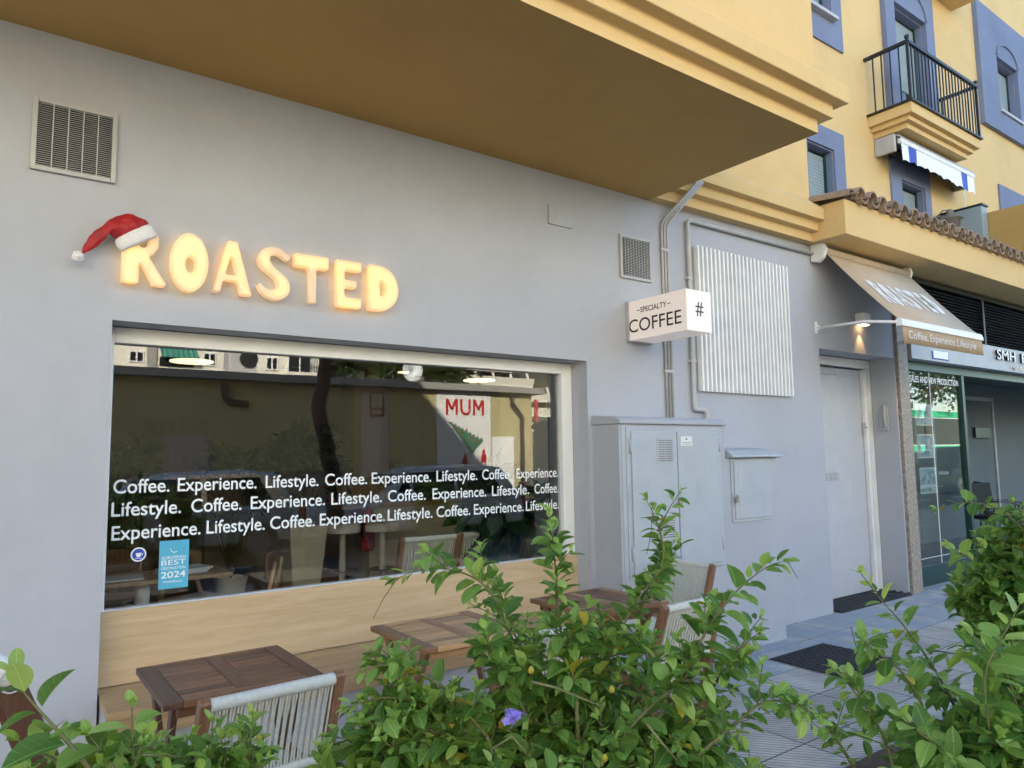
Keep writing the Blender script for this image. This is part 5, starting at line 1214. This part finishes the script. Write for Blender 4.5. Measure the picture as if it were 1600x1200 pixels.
# ---- plants inside the cafe
def indoor_plant(label, base, h, rad, n, ln, pot, seed, trunk=0.0):
    t = thing('potted_plant', label, 'plant', base, 'plants inside the cafe'); lv = Leaves(); sm_ = MB(); B = np.array(base, float)
    if pot:
        b = MB(); b.lathe([(.12, 0), (.17, .30), (.15, .30), (.14, .26), (.001, .26)], 20, base); obj('pot', b, M['white_paint'], t, smooth=False)
    top = B+np.array([0, 0, h])
    if trunk: limb(sm_, [B+np.array([0, 0, .25]), B+np.array([.03, .02, h*.5]), top], trunk, trunk*.6, 1, 10)
    for k in range(n):
        e = top+unit(rv())*np.array([rad, rad, rad*.9])*rnd.random()**.5; s0 = B+np.array([0, 0, .28]) if not trunk else top+rv(.06)
        pts = resample([s0, (s0+e)/2+np.array([0, 0, .10]), e], .06); sm_.tube([tuple(p) for p in pts], .005, 5)
        d = unit(e-s0)
        for j in range(4): dr = unit(d+rv(.7)+np.array([0, 0, -.3])); lv.add(e-d*.03*j, dr, unit(np.array([0, 0, 1.])+rv(.5)), ln*rnd.uniform(.7, 1.2), ln*rnd.uniform(.3, .55), 0)
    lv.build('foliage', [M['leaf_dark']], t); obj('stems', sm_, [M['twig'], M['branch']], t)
indoor_plant('dark bushy plant in a white pot at the left end of the cafe', (.95, 3.2, 0), 1.40, .34, 90, .19, True, 1)
indoor_plant('dark large leaved plant growing from the tapered white planter', (2.9, 4.0, .52), .95, .42, 85, .26, False, 2)
indoor_plant('dark trailing plant standing beside the tapered planter', (2.2, 4.2, 0), 1.25, .42, 90, .22, True, 3)
indoor_plant('thick stemmed plant with long drooping leaves at the right side of the window', (3.34, .78, .16), .95, .27, 60, .30, True, 4, .035)

# ================================================================== the other side of the street (seen mirrored in the panes)
G0 = 0.433                                                     # twice the depth of the pane
def RX(x, y, D):                                               # a spot behind us that the pane shows at this place, D metres past it
    p = ony(x, y, D); return np.array([p[0], G0-p[1], p[2]])
YO = G0-12.4
ob = thing('olive_building', 'low olive rendered building with a grey eave across the street', 'building', (0, YO-3, 0))
b = MB(); b.box(-30, YO-8, -.1, 12.62, YO, 3.25); obj('wall', b, M['olive'], ob)
b = MB(); b.box(-30.1, YO-8.1, 3.255, 12.9, YO+.25, 3.43); obj('eave', b, M['kerb'], ob, bevel=.01)
b = MB(); b.box(7.39, YO+.002, .8, 8.09, YO+.03, 3.24); obj('wall_panel', b, M['beige_in'], ob)
b = MB(); b.box(11.22, YO+.002, 0, 11.93, YO+.05, 2.05); obj('door', b, M['white_paint'], ob)
b = MB(); b.tube([(11.85, YO+.12, 3.22), (11.86, YO+.12, 2.95), (12.18, YO+.12, 2.6), (12.18, YO+.12, 0)], .06, 10); obj('downpipe', b, M['black'], ob, smooth=True)
b = MB(); b.box(3.0, YO+.002, 0, 3.9, YO+.04, 2.05); obj('door', b, M['beige_in'], ob)
b = MB(); w0 = RX(350, 600, 12.3); w1 = RX(353, 622, 12.3); w2 = RX(363, 630, 12.3); w3 = RX(387, 632, 12.3)
b.tube([tuple(w0), tuple(w1), tuple(w2), tuple(w3)], .07, 8); obj('spout', b, M['bark'], ob, smooth=True)
b = MB(); b.box(-30, YO+.002, 0, 7.3, YO+.02, 1.25); obj('plinth', b, M['tile'], ob)
sgn = thing('wall_sign', 'brown framed wall sign on the olive building', 'sign', (7.78, YO, 2.55))
b = MB(); b.box(7.6, YO+.032, 2.55, 7.96, YO+.06, 3.14); obj('board', b, M['walnut'], sgn)
b = MB(); b.box(7.64, YO+.061, 2.75, 7.78, YO+.064, 3.08); b.box(7.81, YO+.061, 2.75, 7.92, YO+.064, 3.08); b.box(7.64, YO+.061, 2.60, 7.92, YO+.064, 2.68); obj('marks', b, M['beige_in'], sgn)
bnr = thing('christmas_banner', 'white banner lettered MUM with a Christmas tree, hung on the olive building', 'banner', (10.36, YO, .6))
b = MB(); b.box(9.49, YO+.01, .55, 11.18, YO+.02, 3.24); obj('sheet', b, M['paper'], bnr)
def flipx(cx): return lambda x, y, z: (2*cx-x, YO+.0215-y*0, z)
yq = YO+.026
for cx in (9.94, 10.36, 10.78):
    b = MB()
    if cx == 10.36: b.tube([(cx+.13*math.cos(a) if 0 else cx-.13*math.cos(math.pi*k/12), yq, 2.77-.12*math.sin(math.pi*k/12)+0) for k, a in enumerate([0]*13)], .035, 6); b.bar((cx-.13, yq, 2.77), (cx-.13, yq, 3.04), .07, .004, (0, 1, 0)); b.bar((cx+.13, yq, 2.77), (cx+.13, yq, 3.04), .07, .004, (0, 1, 0))
    else:
        for sg_ in (-1, 1): b.bar((cx+sg_*.145, yq, 2.62), (cx+sg_*.145, yq, 3.04), .07, .004, (0, 1, 0)); b.bar((cx+sg_*.13, yq+.0005, 3.02), (cx, yq+.0005, 2.76), .07, .004, (0, 1, 0))
    obj('letter', b, M['red'], bnr)
b = MB(); letters(b, '13, 14, 15 DEC', 9.75, YO, .95, .14, 1.1, .0005, .01, f=lambda x, y, z: (20.70-x, YO+.0225, z)); obj('date_lettering', b, M['walnut'], bnr)
b = MB()
tp = [(9.88, 2.45), (10.95, 1.72), (10.42, 1.60)]
pol = []
for i in range(19): q = i/18; pol.append((9.86+1.05*q+(.03 if i % 2 else 0), 2.46-.52*q+(.05*q+.02 if i % 2 else -.03)))
for i in range(15): q = 1-i/14; pol.append((9.86+.72*q+(.03 if i % 2 else 0), 2.42-.82*q-(.05*q if i % 2 else 0)))
b.prism(pol, 'y', YO+.021, YO+.024); obj('printed_tree', b, plain('printed_green', (.05, .17, .10), .7), bnr)
for bx_, bz_ in ((10.05, 2.30), (10.25, 2.18), (10.40, 2.25), (10.45, 1.98), (10.62, 2.05), (10.72, 1.92)): b = MB(); b.prism(ellipse(bx_, bz_, .03, .03, 10), 'y', YO+.0242, YO+.026); obj('printed_bauble', b, M['red'], bnr)
b = MB()
for cx, c in ((10.35, 1.35), (10.95, 1.45)):
    b.prism(ellipse(cx, c+.20, .05, .06, 14), 'y', YO+.021, YO+.0245); b.prism([(cx-.07, c+.14), (cx+.07, c+.14), (cx+.09, c-.08), (cx-.09, c-.08)], 'y', YO+.021, YO+.0245); b.prism([(cx-.06, c-.08), (cx-.02, c-.08), (cx-.10, c-.30), (cx-.13, c-.28)], 'y', YO+.021, YO+.0245); b.prism([(cx+.02, c-.08), (cx+.06, c-.08), (cx+.13, c-.28), (cx+.09, c-.30)], 'y', YO+.021, YO+.0245)
obj('printed_figures', b, M['red'], bnr)
b = MB(); rr = random.Random(4); P = [(12.72+rr.uniform(-.03, .03), YO+.1, 3.1-k*.11) for k in range(26)]; b.tube(P, [.05+.025*rr.random() for _ in P], 8)
o = obj('tinsel_garland', b, M['red']); tag(o, 'red garland hanging down the corner of the olive building', 'garland')
# sunlit white apartment building behind
YW = G0-28
wb = thing('white_apartment_block', 'sunlit white apartment block rising behind the olive building', 'building', (0, YW-4, 0))
b = MB(); b.box(-30, YW-10, 0, 12.6, YW, 15); obj('wall', b, M['cream'], wb)
def opp_window(x0, x1, z0, z1, mat=None):
    b = MB(); b.box(x0, YW+.005, z0, x1, YW+.04, z1); w = obj('window', b, mat or M['car_glass'], wb)
    b = MB(); t_ = .05
    b.box(x0-t_, YW+.005, z0-t_, x0, YW+.07, z1+t_); b.box(x1, YW+.005, z0-t_, x1+t_, YW+.07, z1+t_); b.box(x0, YW+.005, z0-t_, x1, YW+.07, z0); b.box(x0, YW+.005, z1, x1, YW+.07, z1+t_); b.box((x0+x1)/2-.03, YW+.041, z0, (x0+x1)/2+.03, YW+.07, z1)
    obj('frame', b, M['white_paint'], w)
for fl in range(0, 4):
    for k in range(-4, 1):
        opp_window(4.55+k*3.2, 5.0+k*3.2, 5.5+fl*3, 5.86+fl*3) if fl == 0 else opp_window(4.3+k*3.2, 5.3+k*3.2, 5.0+fl*3, 6.3+fl*3)
    for x in (7.35, 9.95): opp_window(x, x+.42, 5.5+fl*3, 5.98+fl*3)
    b = MB(); b.box(10.7, YW+.01, 5.2+fl*3, 12.1, YW+.8, 5.33+fl*3); bo_ = obj('balcony', b, M['cream'], wb)
    b = MB()
    for k in range(12): b.box(10.72+k*.12, YW+.76, 5.33+fl*3, 10.75+k*.12, YW+.79, 6.05+fl*3)
    b.box(10.7, YW+.75, 6.05+fl*3, 12.1, YW+.8, 6.1+fl*3); obj('railing', b, M['dark_metal'], bo_)
    opp_window(10.9, 11.9, 5.34+fl*3, 6.1+fl*3)
b = MB(); b.box(5.16, YW+.002, 0, 5.5, YW+.12, 15); obj('pilaster', b, M['kerb'], wb)
b = MB(); b.box(5.62, YW+.03, 5.36, 6.92, YW+.05, 5.75); obj('window', b, M['car_glass'], wb)
t = thing('striped_awning', 'green striped awning on the white apartment block', 'awning', (6.27, YW, 5.8))
b = MB()
for k in range(14): x = 5.58+k*.1; b.add([(x, YW+.05, 6.25), (x+.1, YW+.05, 6.25), (x+.1, YW+.7, 5.72), (x, YW+.7, 5.72), (x, YW+.7, 5.66), (x+.1, YW+.7, 5.66)], [(0, 1, 2, 3), (3, 2, 5, 4)], k % 2)
obj('canvas', b, [plain('awning_green', (.02, .16, .12), .8), plain('awning_teal', (.08, .28, .22), .8)], t)
t = thing('roof_fan_unit', 'grey extractor fan unit on the flat roof of the olive building', 'fan unit', (8.0, YO-5, 3.43))
fu0 = RX(358, 575, 17.5); fu1 = RX(402, 545, 17.5)
b = MB(); b.box(fu0[0], fu0[1]-.6, 3.2, fu1[0], fu0[1], fu1[2]); obj('casing', b, M['grey_pipe'], t, bevel=.02)
b = MB(); cx_, cz_ = (fu0[0]*.3+fu1[0]*.7), (fu0[2]+fu1[2])/2; b.prism(ellipse(cx_, cz_, .26, .26, 24), 'y', fu0[1]+.002, fu0[1]+.05); obj('fan', b, M['dark_metal'], t)
# parked cars along the kerb
def make_car(label, loc, rz, paint, L_=4.2, Hh=1.48, suv=0):
    t = thing('parked_car', label, 'car', loc, 'cars parked along the street', rz); w = .88; zb = .30; bl = .86+.12*suv
    lower = [(-L_/2, zb+.12), (-L_/2+.05, zb), (L_/2-.05, zb), (L_/2, zb+.2), (L_/2-.03, .62+.1*suv), (L_/2-.25, .74+.12*suv), (L_/2-.95, bl), (-L_/2+.35, bl+.06), (-L_/2+.05, bl), (-L_/2-.02, .6)]
    rings = []
    for s, yy in ((.93, -w), (1, -w*.9), (1, w*.9), (.93, w)):
        rings.append([(x*(.985 if abs(yy) == w else 1), yy, zb+(z-zb)*s+(.02 if s < 1 else 0)) for x, z in lower])
    b = MB(); b.loft(rings)
    bo = obj('body', b, paint, t, bevel=.05, smooth=False, local=True, seg=3)
    roof = [(-L_/2+.12, bl+.02), (-L_/2+.42, Hh-.06), (-L_/2+.9, Hh), (L_/2-2.1, Hh-.02), (L_/2-1.55, Hh-.16), (L_/2-.85, bl)]
    rings = []
    for sx_, yy, zt in ((.99, -w*.95, 0), (.965, -w*.70, 1), (.965, w*.70, 1), (.99, w*.95, 0)): pass
    n = len(roof)
    def ring(yb, yt): return [(x, yb+(yt-yb)*((z-bl)/(Hh-bl)), z) for x, z in roof]
    b = MB(); b.loft([ring(-w*.94, -w*.70), ring(w*.94, w*.70)]); obj('roof', b, paint, t, bevel=.05, local=True, seg=3)
    for s in (-1, 1):
        for x0, x1 in ((-L_/2+.50, -.55), (-.47, .42), (.5, L_/2-1.25)):
            b = MB(); z0, z1 = bl+.05, Hh-.12
            xs0 = x0+(.22 if x0 < -1 else 0); xs1 = x1-(.42 if x1 > .6 else 0)
            yb_ = s*(w*.94-.24*w*((z0-bl)/(Hh-bl))+.006); yt_ = s*(w*.94-.24*w*((z1-bl)/(Hh-bl))+.006)
            b.add([(x0, yb_, z0), (x1, yb_, z0), (xs1, yt_, z1), (xs0, yt_, z1), (x0, yb_-s*.03, z0), (x1, yb_-s*.03, z0), (xs1, yt_-s*.03, z1), (xs0, yt_-s*.03, z1)], [(0, 1, 2, 3), (4, 7, 6, 5), (0, 4, 5, 1), (1, 5, 6, 2), (2, 6, 7, 3), (3, 7, 4, 0)]); obj('window', b, M['car_glass'], t, local=True)
        for x in (-L_/2+.78, L_/2-.82):
            b = MB(); r_ = .32+.04*suv
            b.tube([(x, s*(w-.18), r_), (x, s*(w+.015), r_)], r_, 24); wh = obj('wheel', b, M['rubber'], t, bevel=.03, local=True)
            b = MB(); b.tube([(x, s*(w+.0), r_), (x, s*(w+.025), r_)], r_*.62, 18); obj('rim', b, M['steel'], wh, local=True)
        b = MB(); b.box(L_/2-.14, s*.80, .62+.1*suv, L_/2-.01, s*.48, .74+.1*suv); obj('headlight', b, M['vinyl'], t, bevel=.02, local=True)
        b = MB(); b.box(-L_/2+.10, s*.87, bl-.22, -L_/2-.03, s*.62, bl-.02); obj('tail_light', b, M['red'], t, bevel=.02, local=True)
        b = MB(); b.box(L_/2-1.35, s*.90, bl+.03, L_/2-1.22, s*1.06, bl+.16); obj('mirror', b, paint, t, bevel=.02, local=True)
    b = MB(); q = .02; b.add([(L_/2-.92, -.66, bl+.06), (L_/2-.92, .66, bl+.06), (L_/2-1.5, .54, Hh-.18), (L_/2-1.5, -.54, Hh-.18)], [(0, 1, 2, 3)]); b.v = [(x+.035, y, z+.035) for x, y, z in b.v]; o = obj('windscreen', b, M['car_glass'], t, local=True)
    b = MB(); b.add([(-L_/2+.14, -.66, bl+.06), (-L_/2+.14, .66, bl+.06), (-L_/2+.37, .56, Hh-.12), (-L_/2+.37, -.56, Hh-.12)], [(0, 1, 2, 3)]); b.v = [(x-.02, y, z+.02) for x, y, z in b.v]; obj('rear_window', b, M['car_glass'], t, local=True)
    return t
YC = G0-9.0
make_car('silver hatchback parked opposite the shop window, tail towards the door side', (2.35, YC, -.12), R(180), M['silver_car'])
make_car('white car parked in front of the wall sign', (7.0, YC, -.12), R(180), M['white_car'])
make_car('dark car parked in front of the Christmas banner', (11.4, YC-.2, -.12), R(180), M['black_car'])
# street trees
def street_tree(label, loc, P, r0, crown, ln):
    t = thing('street_tree', label, 'tree', loc, 'trees across the street'); b = MB()
    P = [np.array(p, float) for p in P]; pts = resample(P, .15)
    b.tube([tuple(p+rv(.012)) for p in pts], [r0*(1-.35*i/len(pts)) for i in range(len(pts))], 12)
    lv = Leaves(); top = P[-1]
    for c, rad, k in crown:
        c = np.array(c, float); limb(b, [top, (top+c)/2+rv(.1), c], r0*.45, .03, 0, 8)
        for i in range(k):
            e = c+unit(rv())*rad*rnd.random()**.4
            for j in range(5): lv.add(e+rv(.12), unit(rv()+np.array([0, 0, -.2])), unit(np.array([0, 0, 1.])+rv(.6)), ln*rnd.uniform(.7, 1.3), ln*.45, 0)
    obj('trunk', b, M['bark'], t, smooth=True); lv.build('crown', [M['leaf_far']], t)
tb = RX(515, 800, 8.0); tm = RX(500, 680, 8.0); tt = RX(510, 560, 8.0)
street_tree('dark leaning street tree seen mirrored in the middle of the shop window', (tb[0], tb[1], 0), [(tb[0]+.1, tb[1], -.1), tuple(RX(522, 760, 8)), tuple(RX(508, 690, 8)), tuple(RX(498, 640, 8)), tuple(tt), (tt[0]+.1, tt[1], tt[2]+2.0)], .15, [((tt[0], tt[1], 6.6), 1.2, 90), ((tt[0]+1, tt[1]+.3, 7.0), 1.1, 80), ((tt[0]-.9, tt[1]-.2, 7.1), 1.1, 80)], .12)
# right hand shop pane mirrors a green banded bus, a dark car and a leafy tree
def RX2(x, y, D): p = ony(x, y, D); return np.array([p[0], .21-p[1], p[2]])
st_ = RX2(1460, 610, 11)
street_tree('leafy street tree beyond the parked bus', (st_[0], st_[1], 0), [(st_[0]-1, st_[1], 0), (st_[0]-.9, st_[1], 2.5), (st_[0]-.5, st_[1], 4)], .16, [((st_[0]-1.5, st_[1], 4.9), 1.5, 170), ((st_[0]+1.5, st_[1], 4.9), 1.5, 170), ((st_[0], st_[1], 5.9), 1.6, 170), ((st_[0]+4, st_[1], 5.3), 1.6, 150)], .20)
b0 = RX2(1440, 700, 11.5); b1 = RX2(1520, 632, 11.5)
bs_ = thing('city_bus', 'white city bus with green bands parked across the street', 'bus', ((b0[0]+b1[0])/2, b0[1]-1, 0))
xa, xb, ya = b0[0]-3, b1[0]+1.5, b0[1]
b = MB(); b.box(xa, ya-2.4, .2, xb, ya, 3.3); obj('body', b, M['white_car'], bs_, bevel=.12, seg=3)
b = MB(); b.box(xa+.2, ya+.003, 1.75, xb-.2, ya+.02, 2.95); obj('window', b, M['car_glass'], bs_)
b = MB(); b.box(xa+.05, ya+.003, 3.0, xb-.05, ya+.025, 3.28); b.box(xa+.05, ya+.003, 1.45, xb-.05, ya+.025, 1.70); obj('green_band', b, M['green_band'], bs_)
b = MB(); b.box(xa+.1, ya+.003, .3, xb-.1, ya+.02, 1.43); obj('side_panel', b, M['dark_metal'], bs_)
for x in (xa+1.6, xb-1.6): b = MB(); b.tube([(x, ya-.3, .48), (x, ya+.04, .48)], .48, 24); obj('wheel', b, M['rubber'], bs_)
cc = RX2(1510, 760, 9.0)
make_car('dark off road car parked in front of the green banded bus', (cc[0]-1.2, cc[1], -.12), R(180), M['black_car'], 4.5, 1.75, 1)
# hillside, stone terraces, palms and the stepped white block
b = MB(); N = 26
for i in range(N+1):
    for j in range(14):
        x = -40+i*8; y = -46-j*8; b.v.append((x, y, -1+max(0, j-.2)*2.3+rnd.uniform(-.6, .6)+.06*i))
for i in range(N):
    for j in range(13): a = i*14+j; b.f.append((a, a+1, a+15, a+14)); b.m.append(0)
kind(obj('hillside', b, M['hill_green'], smooth=True), 'structure')
def RXd(x, y, D): return RX(x, y, D)
hb = thing('hillside_houses', 'grey stone apartment block on the hillside behind the palms', 'building', (24, -45, 0))
h0 = RX(508, 600, 44); h1 = RX(728, 600, 44)
b = MB(); b.box(h0[0], h0[1]-8, 0, h1[0], h0[1], 12.5); obj('wall', b, M['grey_stone'], hb)
for k in range(9):
    x = h0[0]+.6+k*1.2; b = MB(); b.box(x, h0[1]+.005, 6.9+(k % 3)*.25, x+.75, h0[1]+.05, 8.3+(k % 2)*.3); obj('window', b, M['shutter'] if k % 2 else M['car_glass'], hb)
    b = MB(); b.box(x-.1, h0[1]+.005, 6.7, x+.9, h0[1]+.6, 6.85); obj('balcony', b, M['cream'], hb)
sb_ = thing('stepped_apartment_block', 'big white stepped apartment block with slanting terraces on the hillside', 'building', (36, -47, 0))
A = RX(728, 600, 45)
for k in range(6):
    z0 = 3.6+k*1.35; x0 = A[0]+(.2*k); x1 = RX(862, 600, 45)[0]-max(0, k-2)*1.7+1.5; yk = A[1]-k*.8
    b = MB(); b.prism([(yk, z0), (yk+.25, z0+.65), (yk+.15, z0+.65), (yk-.15, z0+.02), (yk-6, z0+.02), (yk-6, z0-.1), (yk, z0-.1)], 'x', x0, x1); te = obj('terrace', b, M['cream'], sb_)
    b = MB(); b.box(x0+.2, yk-1.8, z0+.03, x1-.2, yk-1.7, z0+1.28); obj('window', b, M['car_glass'], te)
    b = MB(); n_ = int((x1-x0)/1.9)
    for q in range(n_+1): xx = x0+q*1.9; b.bar((xx, yk+.05, z0+.3), (xx+.9, yk-1.5, z0+1.3), .22, .3)
    obj('fin', b, M['cream'], te)
    if k % 2 == 0: b = MB(); b.add([(x0+2, yk-.9, z0+1.2), (x0+4.4, yk-.9, z0+1.2), (x0+4.4, yk+.2, z0+.8), (x0+2, yk+.2, z0+.8)], [(0, 1, 2, 3)]); b.add([(x0+7, yk-.9, z0+1.2), (x0+9, yk-.9, z0+1.2), (x0+9, yk+.2, z0+.8), (x0+7, yk+.2, z0+.8)], [(0, 1, 2, 3)]); obj('sun_blind', b, M['green_metal'], te)
def palm(label, loc, h, n, ln):
    t = thing('palm_tree', label, 'palm', loc, 'palms on the hillside'); b = MB(); B = np.array(loc, float); top = B+np.array([.2, 0, h])
    b.tube([tuple(B), tuple(B+np.array([.1, 0, h*.5])), tuple(top)], [.2, .16, .15], 10); obj('trunk', b, M['bark'], t); lv = Leaves()
    for k in range(n):
        a = rnd.uniform(0, 6.28); e = rnd.uniform(-.3, 1.1); d = np.array([math.cos(a)*math.cos(e), math.sin(a)*math.cos(e), math.sin(e)]); p = top.copy()
        for j in range(12):
            p = p+d*ln/12; d = unit(d+np.array([0, 0, -.10]))
            sd = unit(np.cross(d, np.array([0, 0, 1.]))+1e-6)
            for s in (-1, 1): lv.add(p, unit(sd*s+d*.7+np.array([0, 0, -.2])), np.array([0, 0, 1.]), ln*.28*(1-.5*j/12), .06, 0)
    lv.build('crown', [M['leaf_far']], t)
for k, (px_, py_, D_, nm) in enumerate(((535, 575, 36, 'leftmost palm, beside the white block'), (570, 572, 36, 'second palm from the white block'), (615, 578, 34, 'palm in front of the grey stone block'), (668, 582, 34, 'bushy palm near the stepped white block'), (705, 582, 34, 'palm next to the stepped white block'))):
    p = RX(px_, py_, D_); palm(nm, (p[0], p[1], p[2]-3.0), 3.0, 26, 2.0)
lp = RX(640, 600, 14.5)
t = thing('satellite_dish', 'white satellite dish on the roof edge of the olive building', 'dish', (lp[0], lp[1], 3.43))
b = MB(); b.tube([(lp[0], lp[1], 3.4), (lp[0], lp[1], 3.95)], .03, 8); obj('mast', b, M['dark_metal'], t)
b = MB(); rings = []
for q in (0.02, .5, 1): rings.append([(lp[0]+.32*q*math.cos(a), lp[1]+.10+.1*q*q, 4.0+.34*q*math.sin(a)) for a in [2*math.pi*k/24 for k in range(24)]])
b.loft(rings, False); o = obj('reflector', b, M['vinyl'], t, smooth=True); sd = o.modifiers.new('t', 'SOLIDIFY'); sd.thickness = .01
